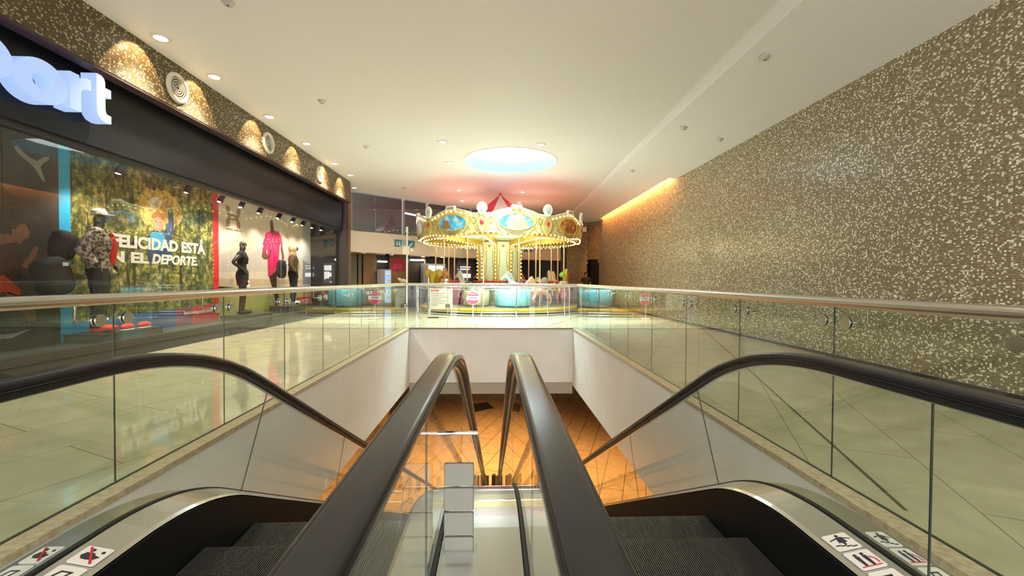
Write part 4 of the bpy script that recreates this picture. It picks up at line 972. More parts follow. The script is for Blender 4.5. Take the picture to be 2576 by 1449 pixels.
# camera pole with box, upper left of the carousel
t = thing('camera_pole', 'slim white pole with control box and small dome camera left of the carousel', 'pole', (-3.26, 16, 0))
b = MB(); b.cyl((-3.26, 16, 0), (-3.26, 16, 3.0), .028); b.build('pole', m_wht, t); b = MB(); b.box((-3.4, 15.93, 2.12), (-3.16, 16.05, 2.42)); b.build('control_box', M('ivory_box', (.66, .6, .5), .5), t)
b = MB(); b.ball((-3.08, 15.97, 2.27), .055); b.tube([(-3.17, 16, 2.36), (-3.08, 15.97, 2.32)], .012, 6); b.build('dome_camera', m_wht, t); b = MB(); b.cyl((-3.26, 16, 2.95), (-3.26, 16, 3.14), .045); b.build('antenna', m_wht, t)
t = thing('wall_speaker', 'small white box on the mosaic end wall right of the carousel', 'speaker', (4.8, 23.1, 3.9)); b = MB(); b.obox((4.83, 23.0, 3.95), (.22, .15, .25), -.4); b.build('cabinet', m_wht, t); b = MB(); b.tube([(4.83, 23.15, 3.95), (4.83, 23.0, 3.95)], .03, 6); b.build('wall_bracket', m_gray, t)
# signs on the gallery band
m_sblu = M('sign_teal', (.03, .25, .36), .4); m_spale = M('sign_pale', (.45, .62, .66), .4)
def gp(a, z, d, i): # along segment i of the gallery
    (x0, y0), (x1, y1) = PL[i], PL[i+1]; v = Vector((x1-x0, y1-y0)).normalized(); n = Vector((v.y, -v.x)); return (x0+v.x*a+n.x*d, y0+v.y*a+n.y*d, z)
def gallery_sign(i, a0, ln, zc, lb):
    t = thing('direction_sign', lb, 'sign', gp(a0, zc, 0, i)); R_ = .16
    b = MB(); b.prism([(a0, zc-R_), (a0+ln, zc-R_), (a0+ln, zc+R_), (a0, zc+R_)], lambda p, q, e: gp(p, q, e, i), .0, .02); pl = b.build('sign_plate', m_spale, t)
    for c_, nm in ((a0+.2, 'restroom_symbol'), (a0+ln-.2, 'arrow_symbol')):
        b = MB(); q = [(c_-.17, zc-.15), (c_+.05, zc-.15), (c_+.15, zc-.08), (c_+.17, zc+.05), (c_+.17, zc+.15), (c_-.17, zc+.15)]; b.prism(q, lambda p, z, e: gp(p, z, e, i), .02, .028); sy = b.build(nm, m_sblu, pl)
        b = MB()
        if nm[0] == 'r':
            for dx in (-.06, .06): b.prism([(c_+dx-.025, zc-.1), (c_+dx+.025, zc-.1), (c_+dx+.035, zc+.04), (c_+dx-.035, zc+.04)], lambda p, z, e: gp(p, z, e, i), .028, .034); b.prism([(c_+dx+.025*cos(k), zc+.075+.025*sin(k)) for k in range(6)], lambda p, z, e: gp(p, z, e, i), .028, .034)
        else:
            b.prism([(c_-.09, zc-.09), (c_+.03, zc-.09), (c_-.015, zc-.045), (c_+.09, zc+.06), (c_+.06, zc+.09), (c_-.045, zc-.015), (c_-.09, zc+.03)], lambda p, z, e: gp(p, z, e, i), .028, .034)
        b.build('white_mark', m_wht, sy)
    b = MB(); b.prism([(a0+.4, zc-.01), (a0+ln-.4, zc-.01), (a0+ln-.4, zc+.01), (a0+.4, zc+.01)], lambda p, q, e: gp(p, q, e, i), .02, .026); b.build('arrow_line', m_sblu, pl)
gallery_sign(1, .12, 1.05, 2.74, 'pale blue restroom and arrow sign on the white gallery band')
gallery_sign(4, .2, .6, 2.85, 'blue round edged sign on the gallery band right of the carousel column')
# things under the gallery
t = thing('drinks_fridge', 'pale drinks fridge with a lit front under the gallery', 'fridge', fp(-5.35, 0, .4))
b = MB(); fq(b, -5.5, -5.12, 0, 1.64, .35, .9); b.build('cabinet', M('fridge_grey', (.34, .33, .38), .4), t)
b = MB(); fq(b, -5.36, -5.14, .15, 1.58, .9, .92); dr = b.build('glass_door', M('fridge_front', (.15, .25, .5), .3, emit=.6, ecol=(.3, .5, .9)), t)
for z in (.4, .65, .9, 1.15, 1.4):
    b = MB(); b.ball(fp(-5.25, z, .95), .09, (1, .5, .7)); b.build('label_mark', m_wht, dr)
t = thing('wall_poster', 'magenta poster on the brown pier under the gallery', 'poster', fp(-4.63, 1.6, .26)); b = MB(); fq(b, -4.92, -4.38, 1.58, 2.16, .255, .27); pp_ = b.build('poster_sheet', M('magenta_print', (.42, .01, .08), .5), t)
b = MB(); fq(b, -4.85, -4.5, 1.68, 1.92, .27, .273); b.build('printed_block', M('magenta_light', (.5, .05, .14), .5), pp_)
t = thing('stuffed_toy', 'small cream and brown toy dog on the counter behind the far railing', 'toy', (-3.9, 18.6, 1.05))
b = MB(); b.ball((-3.95, 18.6, 1.13), .11, (1.4, .8, .8)); b.ball((-4.1, 18.55, 1.2), .08); b.build('toy_body', m_wht, t); b = MB(); b.ball((-4.17, 18.53, 1.17), .05, (.6, 1, 1.2)); b.ball((-4.08, 18.55, 1.27), .05, (1.2, 1, .5)); b.build('toy_ear', M('toy_brown', (.12, .06, .04), .7), t)
t = thing('counter', 'low dark counter behind the railing left of the carousel', 'counter', (-3.7, 18.7, 0)); b = MB(); b.box((-4.3, 18.5, 0), (-3.1, 18.9, .98)); b.build('cabinet', m_dframe, t); b = MB(); b.box((-4.35, 18.45, .98), (-3.05, 18.95, 1.04)); b.build('worktop', M('counter_top', (.35, .25, .18), .3), t)
# ================================================================== SHOP WINDOW DISPLAY
BX = -6.6
def bp(y, z, d=0.): return (BX+d, y, z)
fb = lambda y, z, e: bp(y, z, e)
def panel(name, y0, y1, z0, z1, mat, parent=None, d0=-.03, d1=0., label=None):
    b = MB(); b.prism([(y0, z0), (y1, z0), (y1, z1), (y0, z1)], fb, d0, d1); return b.build(name, mat, parent, label)
def shape(name, poly, mat, parent, d=.003, d0=0.):
    b = MB(); b.prism(poly, fb, d0, d); return b.build(name, mat, parent)
def forest():
    m = M('forest_print', (.2, .2, .05), .5); nt, N, L = nodes(m); g = N.new('ShaderNodeNewGeometry')
    def nz(scale, st, det):
        mp = N.new('ShaderNodeMapping'); mp.inputs['Scale'].default_value = st; L.new(g.outputs['Position'], mp.inputs[0])
        n = N.new('ShaderNodeTexNoise'); n.inputs['Scale'].default_value = scale; n.inputs['Detail'].default_value = det; n.inputs['Roughness'].default_value = .7; L.new(mp.outputs[0], n.inputs['Vector']); return n.outputs['Fac']
    fine = nz(9, (1, 1, 1), 12); trunk = nz(6, (1, 1.2, .10), 3); big = nz(1.3, (1, 1, 1), 3)
    rp = N.new('ShaderNodeValToRGB'); e = rp.color_ramp.elements; e[0].position = .36; e[0].color = (.012, .012, .006, 1); e[1].position = .70; e[1].color = (.95, .78, .30, 1)
    for p, c in ((.44, (.045, .06, .015)), (.51, (.15, .16, .035)), (.58, (.42, .36, .09))): x = e.new(p); x.color = (*c, 1)
    s = math_n(N, L, 'ADD', math_n(N, L, 'MULTIPLY', fine, .75), math_n(N, L, 'MULTIPLY', big, .25)); L.new(s, rp.inputs[0])
    r2_ = N.new('ShaderNodeValToRGB'); e = r2_.color_ramp.elements; e[0].position = .38; e[0].color = (1, 1, 1, 1); e[1].position = .42; e[1].color = (0, 0, 0, 1); L.new(trunk, r2_.inputs[0])
    mx = N.new('ShaderNodeMix'); mx.data_type = 'RGBA'; L.new(math_n(N, L, 'MULTIPLY', r2_.outputs[0], .85), mx.inputs[0]); L.new(rp.outputs[0], mx.inputs[6]); mx.inputs[7].default_value = (.03, .02, .01, 1)
    L.new(mx.outputs[2], N['Principled BSDF'].inputs['Base Color']); return m
BD = thing('display_backdrop', 'printed backdrop of the shop window with forest mural and FELICIDAD lettering', 'backdrop', (BX, 9, .2))
m_cyan = M('cyan_print', (.02, .42, .68), .5); m_redb = M('red_print', (.75, .02, .03), .5); m_beige = M('beige_print', (.74, .62, .48), .5); m_pal = M('pale_grey_print', (.50, .50, .48), .5)
m_dkp = noisy(M('dark_print', (.02, .018, .016), .5), 1.2, (.012, .011, .010), (.07, .055, .045), 4)
p_dark = panel('dark_panel', 3.2, 6.76, .2, 3.23, m_dkp, BD)
panel('cyan_band', 6.76, 6.935, .2, 3.23, m_cyan, BD)
p_for = panel('forest_mural', 6.935, 10.29, .2, 3.23, forest(), BD)
panel('red_band', 10.29, 10.5, .2, 3.23, m_redb, BD)
p_ua = panel('beige_mural', 10.5, 14.95, .2, 3.24, m_beige, BD)
p_gr = panel('grey_mural', 14.95, 15.6, .2, 3.24, m_pal, BD)
shape('horizon_print', [(10.5, .95), (14.95, 1.05), (14.95, 1.15), (10.5, 1.2)], M('tan_print', (.62, .48, .30), .5), p_ua, .001)
shape('field_print', [(10.5, .2), (14.95, .2), (14.95, .75), (10.5, 1.0)], M('yellow_green_print', (.50, .48, .16), .5), p_ua, .001)
shape('skyline_print', [(10.5, 1.75), (11.0, 1.9), (11.4, 1.75), (12.3, 2.0), (12.9, 1.8), (13.9, 2.05), (14.95, 1.9), (14.95, 1.45), (10.5, 1.35)], M('haze_print', (.60, .52, .44), .5), p_ua, .001)
# bottom strip from cyan over blue to red with the web address
for i, (y0, y1, c) in enumerate(((6.94, 7.7, (.02, .32, .6)), (7.7, 8.5, (.02, .14, .4)), (8.5, 9.1, (.03, .07, .25)), (9.1, 9.6, (.25, .03, .14)), (9.6, 10.29, (.60, .02, .05)))):
    shape('colour_strip', [(y0, .2), (y1, .2), (y1, .50+.028*(y1-6.9)), (y0, .50+.028*(y0-6.9))], M('strip_print', c, .5), p_for, .002)
m_txt = M('white_lettering', (.84, .80, .68), .5)
tfn = lambda y, z, e: bp(y, z, .003+e)
text('lettering', 'FELICIDAD EST\u00c1', (7.63, 1.73, 10.01, 2.02), tfn, m_txt, p_for, .006, .045)
text('lettering', 'EN EL ', (7.40, 1.465, 8.42, 1.665), tfn, m_txt, p_for, .006, .045)
text('lettering', 'DEPORTE.', (8.50, 1.465, 9.76, 1.665), tfn, m_txt, p_for, .006, .045, shear=.18)
text('web_address', 'innovasport.com', (9.33, .385, 10.27, .49), tfn, m_txt, p_for, .004, .02)
# laughing child in the mural (printed)
m_skn = M('printed_skin', (.62, .30, .18), .5); m_skd = M('printed_skin_dark', (.16, .07, .04), .5); m_hair = M('printed_hair', (.05, .025, .015), .5); m_jac = M('printed_blue_jacket', (.03, .06, .16), .5); m_scf = M('printed_cyan_scarf', (.05, .38, .62), .5)
random.seed(3); shape('autumn_tree_print', [(8.75+(.5+.13*random.random())*cos(2*pi*k/40), 2.55+(.34+.12*random.random())*sin(2*pi*k/40)) for k in range(40)], noisy(M('autumn_print', (.8, .5, .1), .5), 14, (.45, .22, .03), (.95, .66, .18), 6), p_for, .002)
shape('jacket_print', [(8.40, 1.98), (8.55, 2.12), (8.8, 2.1), (8.93, 2.3), (8.92, 2.55), (9.02, 2.6), (9.08, 2.3), (9.0, 2.0), (9.02, 1.5), (8.42, 1.5)], m_jac, p_for, .004)
shape('scarf_print', [(8.45, 2.03), (8.62, 2.12), (8.82, 2.06), (8.84, 1.94), (8.68, 1.72), (8.52, 1.86)], m_scf, p_for, .005)
shape('face_print', [(8.66+.13*cos(k*pi/9), 2.26+.17*sin(k*pi/9)) for k in range(18)], m_skn, p_for, .005)
shape('hair_print', [(8.66+.16*cos(k*pi/9), 2.36+.13*sin(k*pi/9)) for k in range(10)]+[(8.55, 2.34), (8.66, 2.40), (8.77, 2.34)], M('printed_red_hair', (.42, .13, .04), .5), p_for, .006)
shape('smile_print', [(8.60, 2.20), (8.66, 2.175), (8.72, 2.20), (8.66, 2.19)], m_wht, p_for, .007)
for e_ in (8.61, 8.71): shape('eye_print', [(e_+.015*cos(q), 2.29+.01*sin(q)) for q in range(6)], m_hair, p_for, .006)
shape('sleeve_print', [(8.86, 2.28), (8.93, 2.3), (8.95, 2.56), (8.99, 2.6), (9.05, 2.3), (8.98, 2.05), (8.88, 2.1)], M('printed_navy', (.05, .11, .30), .5), p_for, .0045)
shape('hand_print', [(8.87+.05*cos(k), 2.66+.07*sin(k)) for k in range(6)], m_skn, p_for, .005)
# running athlete in the dark panel (printed), big cat logo above
shape('athlete_face_print', [(6.16, 1.95), (6.26, 1.97), (6.32, 1.90), (6.335, 1.84), (6.35, 1.82), (6.33, 1.80), (6.33, 1.75), (6.27, 1.72), (6.22, 1.66), (6.12, 1.70), (6.12, 1.85)], m_skd, p_dark, .004)
shape('athlete_hair_print', [(6.08, 1.88), (6.12, 1.97), (6.24, 2.0), (6.30, 1.95), (6.22, 1.93), (6.16, 1.85)], m_hair, p_dark, .005)
shape('athlete_arm_print', [(5.6, 1.82), (5.85, 1.78), (6.12, 1.77), (6.16, 1.68), (5.95, 1.62), (5.6, 1.70)], m_skd, p_dark, .005)
shape('athlete_shirt_print', [(5.75, 1.66), (6.0, 1.62), (6.16, 1.70), (6.25, 1.5), (6.24, 1.2), (6.1, 1.12), (5.78, 1.15)], m_hair, p_dark, .0045)
shape('athlete_forearm_print', [(6.22, 1.35), (6.30, 1.32), (6.42, 1.5), (6.46, 1.62), (6.40, 1.64), (6.34, 1.5)], m_skd, p_dark, .005)
shape('athlete_shorts_print', [(5.78, 1.2), (6.02, 1.22), (6.22, 1.02), (6.2, .92), (6.0, 1.0), (5.85, .92), (5.72, 1.0)], M('printed_orange', (.45, .05, .02), .5), p_dark, .005)
shape('athlete_leg_print', [(6.05, 1.0), (6.2, .94), (6.4, .72), (6.42, .55), (6.3, .58), (6.22, .72), (6.02, .86)], m_skd, p_dark, .005)
shape('athlete_rear_leg_print', [(5.78, 1.0), (5.92, .97), (5.95, .75), (5.85, .5), (5.74, .5), (5.78, .75)], m_skd, p_dark, .005)
m_logo = M('pale_logo_print', (.26, .26, .22), .5)
shape('leaping_cat_logo', [(6.16, 2.98), (6.20, 3.02), (6.27, 2.95), (6.36, 2.89), (6.46, 2.87), (6.55, 2.95), (6.62, 2.98), (6.63, 2.94), (6.56, 2.88), (6.50, 2.80), (6.53, 2.70), (6.57, 2.60), (6.53, 2.60), (6.44, 2.74), (6.38, 2.80), (6.30, 2.85), (6.22, 2.90)], m_logo, p_dark, .003)
shape('swoosh_print', [(5.72, .38), (6.1, .36), (6.35, .46), (6.1, .42), (5.9, .43)], m_logo, p_dark, .003)
# interlocked logo and runner on the beige mural
m_lb = M('brown_logo_print', (.34, .20, .13), .5)
for s in (1, -1):
    q = []
    c = (11.08, 2.73)
    up = [(x, z*s) for x, z in [(-.30, .28), (-.15, .26), (-.14, .10), (-.06, -.02), (.06, -.02), (.14, .10), (.15, .26), (.30, .28), (.29, .12), (.20, -.01), (.08, -.075), (-.08, -.075), (-.20, -.01), (-.29, .12)]]
    shape('logo_arc', [(c[0]+a*1.0, c[1]+z*.95) for a, z in up], m_lb, p_ua, .003+.001*s)
text('lettering', 'UNDER ARMOUR', (10.78, 2.395, 11.44, 2.445), tfn, m_lb, p_ua, .002, .02)
shape('runner_head_print', [(12.93+.09*cos(k*pi/7), 2.80+.13*sin(k*pi/7)) for k in range(14)], m_skd, p_ua, .004)
shape('runner_neck_print', [(12.86, 2.75), (13.02, 2.78), (13.08, 2.58), (12.95, 2.42), (12.88, 2.58)], m_skd, p_ua, .0055)
shape('runner_shirt_print', [(12.85, 2.60), (12.6, 2.50), (12.45, 2.2), (12.42, 1.95), (12.62, 1.95), (12.68, 2.1), (12.7, 1.6), (12.72, 1.25), (12.88, 1.28), (13.1, 1.42), (13.32, 1.65), (13.4, 2.2), (13.5, 2.3), (13.58, 2.2), (13.5, 2.5), (13.3, 2.62), (13.05, 2.62), (12.95, 2.5)], M('printed_crimson', (.72, .02, .12), .5), p_ua, .005)
shape('runner_arm_print', [(12.42, 1.95), (12.60, 1.95), (12.72, 1.86), (12.86, 1.88), (12.86, 1.98), (12.72, 2.02), (12.9, 2.06), (12.72, 1.76), (12.5, 1.74), (12.38, 1.82)], m_skd, p_ua, .006)
shape('runner_rear_arm_print', [(13.5, 2.3), (13.6, 2.1), (13.66, 1.9), (13.62, 1.78), (13.54, 1.8), (13.52, 1.95), (13.44, 2.1)], m_skd, p_ua, .004)
shape('runner_legs_print', [(12.78, 1.25), (13.15, 1.42), (13.3, 1.6), (13.22, 1.3), (13.2, 1.0), (13.32, .62), (13.3, .3), (13.15, .3), (13.1, .6), (12.98, .85)], m_hair, p_ua, .004)
o = panel('red_label', 14.5, 15.55, .28, .56, m_redb, p_gr, .0, .01); text('lettering', 'ARMOUR', (14.6, .35, 15.45, .5), lambda y, z, e: bp(y, z, .01+e), m_txt, o, .003, .02)
shape('stadium_print', [(14.97, 1.0), (15.58, 1.0), (15.58, 1.7), (15.3, 1.75), (14.97, 1.85)], M('stadium_grey', (.28, .28, .28), .5), p_gr, .002); shape('field_print', [(14.97, .2), (15.58, .2), (15.58, .8), (14.97, .8)], M('sand_print', (.45, .34, .2), .5), p_gr, .002)
# track spotlights
def spot_proto():
    t = thing('track_spotlight', '', 'spotlight', (0, 0, 0)); b = MB(); b.box((-.03, -.14, -.04), (.03, .14, 0)); b.build('track_adapter', m_blk, t)
    b = MB(); b.tube([(0, 0, -.04), (0, 0, -.11)], .012, 6); b.build('swivel_arm', m_blk, t)
    b = MB(); b.tube([(.05, .03, -.05), (-.02, -.015, -.19), (-.04, -.03, -.25)], [.05, .06, .065], 14); h = b.build('lamp_head', m_blk, t)
    b = MB(); b.ball((-.043, -.031, -.25), .045, (1, 1, .35)); b.build('lens', m_lens, h); return t
sp = spot_proto()
ZT_ = 3.13
SPY = [(8.6, 'hidden'), (9.6, ''), (10.35, ''), (11.15, ''), (12.1, ''), (12.9, ''), (13.6, ''), (14.3, ''), (15.0, ''), (7.1, '')]
names = ['dim spotlight before the forest mural, left of the red patch', 'spotlight just left of the red band', 'first black spotlight in front of the beige mural', 'black spotlight right of the interlocked logo', 'black spotlight above the crimson runner', 'black spotlight right of the crimson runner', 'black spotlight above the hooded mannequin', 'black spotlight near the grey mural', 'last black spotlight at the dark end of the window', 'bright spotlight over the left of the forest mural']
for i, (y, _) in enumerate(SPY):
    o = sp if i == 0 else dup(sp); o.location = (-5.95, y, ZT_-.02); o.rotation_euler = (0, 0, (i % 3-1)*.5); o['label'] = names[i]; o['group'] = 'black track spotlights in the shop window'
    light('display_lamp', 'SPOT', (-6.0, y-.03, 2.84), 60, (1, .93, .82), (-6.6, y-.1, 1.2), spot_size=RAD(100), spot_blend=.8, shadow_soft_size=.04)
tr = thing('light_track', 'black lighting track along the top of the shop window', 'track', (-5.95, 9, 3.24)); b = MB(); b.box((-5.97, 6.5, 3.115), (-5.93, 15.4, 3.14)); b.build('track_rail', m_blk, tr)
for y in (7, 9, 11, 13, 15): b = MB(); b.cyl((-5.95, y, 3.14), (-5.95, y, 3.25), .006, 6); b.build('suspension_rod', m_blk, tr)
b = MB(); b.box((-5.98, 6.45, 3.11), (-5.92, 6.5, 3.14)); b.build('end_cap', m_gray, tr)
# plinth blocks
m_blkbx = M('display_block_paint', (.06, .06, .065), .4)
for (x0, y0, x1, y1, z, lb) in ((-6.45, 10.3, -5.95, 11.7, .3, 'low dark block under the mannequin with hands on hips'), (-6.45, 12.5, -5.95, 14.2, .40, 'dark block under the hooded mannequin'), (-6.5, 6.7, -5.95, 7.9, .33, 'dark block under the camouflage mannequin with red shoes')):
    t = thing('display_block', lb, 'display block', ((x0+x1)/2, (y0+y1)/2, .2), 'blocks under the mannequins'); b = MB(); b.box((x0, y0, .2), (x1, y1, z-.02)); b.build('block_body', m_blkbx, t); b = MB(); b.box((x0-.01, y0-.01, z-.02), (x1+.01, y1+.01, z)); b.build('block_top', m_dframe, t)
# ------------------------------------------------------------------ figures
def hand(vs, es, rs, wi, w, d, up, side):
    """palm and five finger chains added to a skeleton at wrist index wi; d direction of the fingers, side to the thumb"""
    w = Vector(w); d = Vector(d).normalized(); up = Vector(up).normalized(); sd = d.cross(up).normalized()*side
    p = w+d*.05; vs.append(tuple(p)); rs.append((.032, .018)); es.append((wi, len(vs)-1)); pi_ = len(vs)-1
    for k, ln in enumerate((.065, .078, .072, .056)):
        o = sd*(.027-.018*k); q0 = p+d*.035+o; q1 = q0+d*ln*.5-up*.01; q2 = q1+d*ln*.4-up*.025
        n0 = len(vs); vs += [tuple(q0), tuple(q1), tuple(q2)]; rs += [.009, .008, .0065]; es += [(pi_, n0), (n0, n0+1), (n0+1, n0+2)]
    q0 = w+d*.03+sd*.035; q1 = q0+d*.035+sd*.015; n0 = len(vs); vs += [tuple(q0), tuple(q1)]; rs += [.011, .008]; es += [(pi_, n0), (n0, n0+1)]
def figure(t, O, H, pose, mats, fem=False):
    """O: standing point, front of the body along pose['face'] (angle), returns body; joints in metres for a 1.78 m body, scaled"""
    k = H/1.78; fa = pose.get('face', 0.); F = Vector((cos(fa), sin(fa), 0)); Sd = Vector((-sin(fa), cos(fa), 0))
    def P(a, s, z): v = Vector(O)+(F*a+Sd*s)*k; return (v.x, v.y, O[2]+z*k)
    sh = .165 if fem else .19; hp = .095
    J = {'pelvis': (0, 0, .96), 'waist': (.0, 0, 1.12), 'chest': (.01, 0, 1.33), 'neck': (-.005, 0, 1.49), 'headb': (.01, 0, 1.57), 'head': (.02, 0, 1.66), 'top': (.01, 0, 1.73),
         'nose': (.095, 0, 1.645), 'chin': (.07, 0, 1.575)}
    for s, nm in ((1, 'l'), (-1, 'r')):
        J[nm+'sh'] = (0, sh*s, 1.42); J[nm+'el'] = pose.get(nm+'el', (-.03, (sh+.06)*s, 1.14)); J[nm+'wr'] = pose.get(nm+'wr', (.04, (sh+.07)*s, .90))
        J[nm+'hip'] = (0, hp*s, .90); J[nm+'kn'] = pose.get(nm+'kn', (.02, (hp+.01)*s, .50)); J[nm+'an'] = pose.get(nm+'an', (-.02, (hp+.02)*s, .08))
        a = J[nm+'an']; J[nm+'toe'] = (a[0]+.16, a[1]+.03*s, .03)
    order = ['pelvis', 'waist', 'chest', 'neck', 'headb', 'head', 'top', 'lsh', 'lel', 'lwr', 'rsh', 'rel', 'rwr', 'lhip', 'lkn', 'lan', 'ltoe', 'rhip', 'rkn', 'ran', 'rtoe', 'nose', 'chin']
    R_ = dict(pelvis=.125, waist=.10 if not fem else .088, chest=.125 if not fem else .11, neck=.05, headb=.06, head=(.078, .092), top=.055, nose=.018, chin=.03)
    for s in 'lr': R_.update({s+'sh': .058, s+'el': .042, s+'wr': .028, s+'hip': .092, s+'kn': .058, s+'an': .04, s+'toe': .032})
    ix = {n: i for i, n in enumerate(order)}
    E_ = [('pelvis', 'waist'), ('waist', 'chest'), ('chest', 'neck'), ('neck', 'headb'), ('headb', 'head'), ('head', 'top'), ('head', 'nose'), ('headb', 'chin'),
          ('chest', 'lsh'), ('lsh', 'lel'), ('lel', 'lwr'), ('chest', 'rsh'), ('rsh', 'rel'), ('rel', 'rwr'), ('pelvis', 'lhip'), ('lhip', 'lkn'), ('lkn', 'lan'), ('lan', 'ltoe'), ('pelvis', 'rhip'), ('rhip', 'rkn'), ('rkn', 'ran'), ('ran', 'rtoe')]
    vs = [P(*J[n]) for n in order]; es = [(ix[a], ix[c]) for a, c in E_]
    sc = lambda x: tuple(q*k for q in x) if isinstance(x, tuple) else x*k
    rs = [sc(R_[n]) for n in order]
    for s, nm in ((1, 'l'), (-1, 'r')):
        wv = Vector(P(*J[nm+'wr'])); ev = Vector(P(*J[nm+'el'])); hand(vs, es, rs, ix[nm+'wr'], wv, wv-ev, F, -s)
    body = skin('body', vs, es, rs, mats['skin'], t, 2)
    def cloth(name, parts, infl, mat, ends=None, label=None):
        """garment as lofted rings: torso ellipses and tapering limb tubes following the joints"""
        b = MB(); ends = ends or {}
        A_ = [Sd*cos(2*pi*i/16) for i in range(16)]
        if any(q in parts for q in ('waist', 'chest', 'pelvis')):
            lv = []
            w_ = .92 if fem else 1.
            if 'pelvis' in parts: lv += [(.84, .165, .115, 0), (.95, .17, .12, 0)]
            if 'pelvis' in parts and 'waist' not in parts: lv += [(1.03, .145*w_, .10, 0)]
            if 'waist' in parts: lv += ([(.86, .17, .12, 0)] if 'pelvis' not in parts else [])+[(1.05, .145*w_, .105, 0), (1.14, .14*w_, .10, .005), (1.25, .165*w_, .115, .01)]
            if 'chest' in parts: lv += ([(1.2, .15*w_, .11, .01)] if 'waist' not in parts else [])+[(1.34, .185*w_, .12, .01), (1.43, .165*w_, .09, 0), (1.475, .08, .065, 0), (1.50, .062, .055, 0)]
            vs = []
            for (z, a, d, f0) in lv:
                for i in range(16):
                    t_ = 2*pi*i/16; vs.append(P(f0+(d+infl-.01)*cos(t_), (a+infl-.01)*sin(t_), z))
            n_ = len(lv)
            b.add(vs, [(r0*16+i, r0*16+(i+1) % 16, (r0+1)*16+(i+1) % 16, (r0+1)*16+i) for r0 in range(n_-1) for i in range(16)]+[tuple(range(16)), tuple(range((n_-1)*16, n_*16))], True)
        if 'head' in parts: b.ball(P(-.01, 0, 1.655), .118*k, (1, .95, 1.15), 16, 12); b.tube([P(-.01, 0, 1.44), P(-.01, 0, 1.56)], [.11*k, .10*k], 14)
        for s_ in 'lr':
            for ch, base in ((('sh', 'el', 'wr'), .0), (('hip', 'kn', 'an'), 0)):
                nm = [s_+c for c in ch if s_+c in parts]
                if len(nm) < 1: continue
                pts = [Vector(P(*J[n])) for n in nm]; rr = [((R_[n][0] if isinstance(R_[n], tuple) else R_[n])+infl)*k for n in nm]
                if ch[0] == 'hip': rr[0] = (.098+infl)*k; pts[0] = Vector(P(J[nm[0]][0], J[nm[0]][1]*.95, .93))
                if len(nm) == 1: pts.append(pts[0]+(Vector(P(*J[s_+'el']))-pts[0])*.2); rr.append(rr[0]*.9)
                e_ = ends.get(nm[-1])
                if e_ and len(nm) > 1: pts[-1] = pts[-2]+(pts[-1]-pts[-2])*e_[0]; rr[-1] = e_[1]*k
                if len(pts) == 3: pts = [pts[0], (pts[0]+pts[1])/2, pts[1], (pts[1]+pts[2])/2, pts[2]]; rr = [rr[0], (rr[0]+rr[1])/2, rr[1], (rr[1]+rr[2])/2, rr[2]]
                b.tube([tuple(q) for q in pts], rr, 12)
                if ch[0] == 'sh': b.ball(tuple(pts[0]), rr[0]*1.05, (1, 1, 1), 12, 8)
        return b.build(name, mat, t, label)
    return body, cloth, P, J
TRS = ['pelvis', 'lhip', 'lkn', 'lan', 'rhip', 'rkn', 'ran']; TOP = ['pelvis', 'waist', 'chest', 'lsh', 'lel', 'lwr', 'rsh', 'rel', 'rwr']
m_mann = M('black_gloss_mannequin', (.028, .02, .018), .28); m_cl_blk = M('black_cloth', (.014, .014, .016), .8)
m_olv = M('olive_jacket', (.16, .105, .045), .7); m_hood = M('cream_hoodie', (.66, .50, .26), .8)
m_camo = noisy(M('camouflage_cloth', (.2, .16, .12), .6), 22, (.035, .028, .022), (.38, .30, .24), 3, .42, .58); m_rsh = M('red_shirt_cloth', (.70, .02, .02), .7)
def eyes(t, P, mat):
    for s in (-1, 1): b = MB(); b.ball(P(.088, .03*s, 1.665), .012); b.build('eye', mat, t)
# hands on hips
t = thing('mannequin', 'black mannequin in black shorts with hands on hips before the beige mural', 'mannequin', (-6.2, 10.75, .3))
body, cloth, P, J = figure(t, (-6.2, 10.75, .3), 1.86, {'face': .35, 'lel': (-.12, .36, 1.22), 'lwr': (.05, .19, 1.06), 'rel': (-.12, -.36, 1.22), 'rwr': (.05, -.19, 1.06)}, {'skin': m_mann}, True)
cloth('shorts', ['pelvis', 'lhip', 'lkn', 'rhip', 'rkn'], .022, m_cl_blk, {'lkn': (.55, .095), 'rkn': (.55, .095)}); cloth('sports_top', ['chest', 'lsh', 'rsh'], .012, m_cl_blk, {'lsh': (.5, .05), 'rsh': (.5, .05)})
for s in (-1, 1):
    b = MB(); a = J['lan' if s > 0 else 'ran']; b.ball(P(a[0]+.07, a[1], .062), .1, (1.5, .55, .55), 12, 8, Matrix.Rotation(.35, 3, 'Z')); b.build('trainer', m_cl_blk, t)
b = MB(); b.obox(P(.14, -.1, .68), (.01, .12, .05), .35, Matrix.Rotation(.5, 3, 'X')); b.obox(P(.13, .02, .78), (.01, .07, .05), .35, Matrix.Rotation(-.5, 3, 'X')); b.build('white_print', m_wht, t)
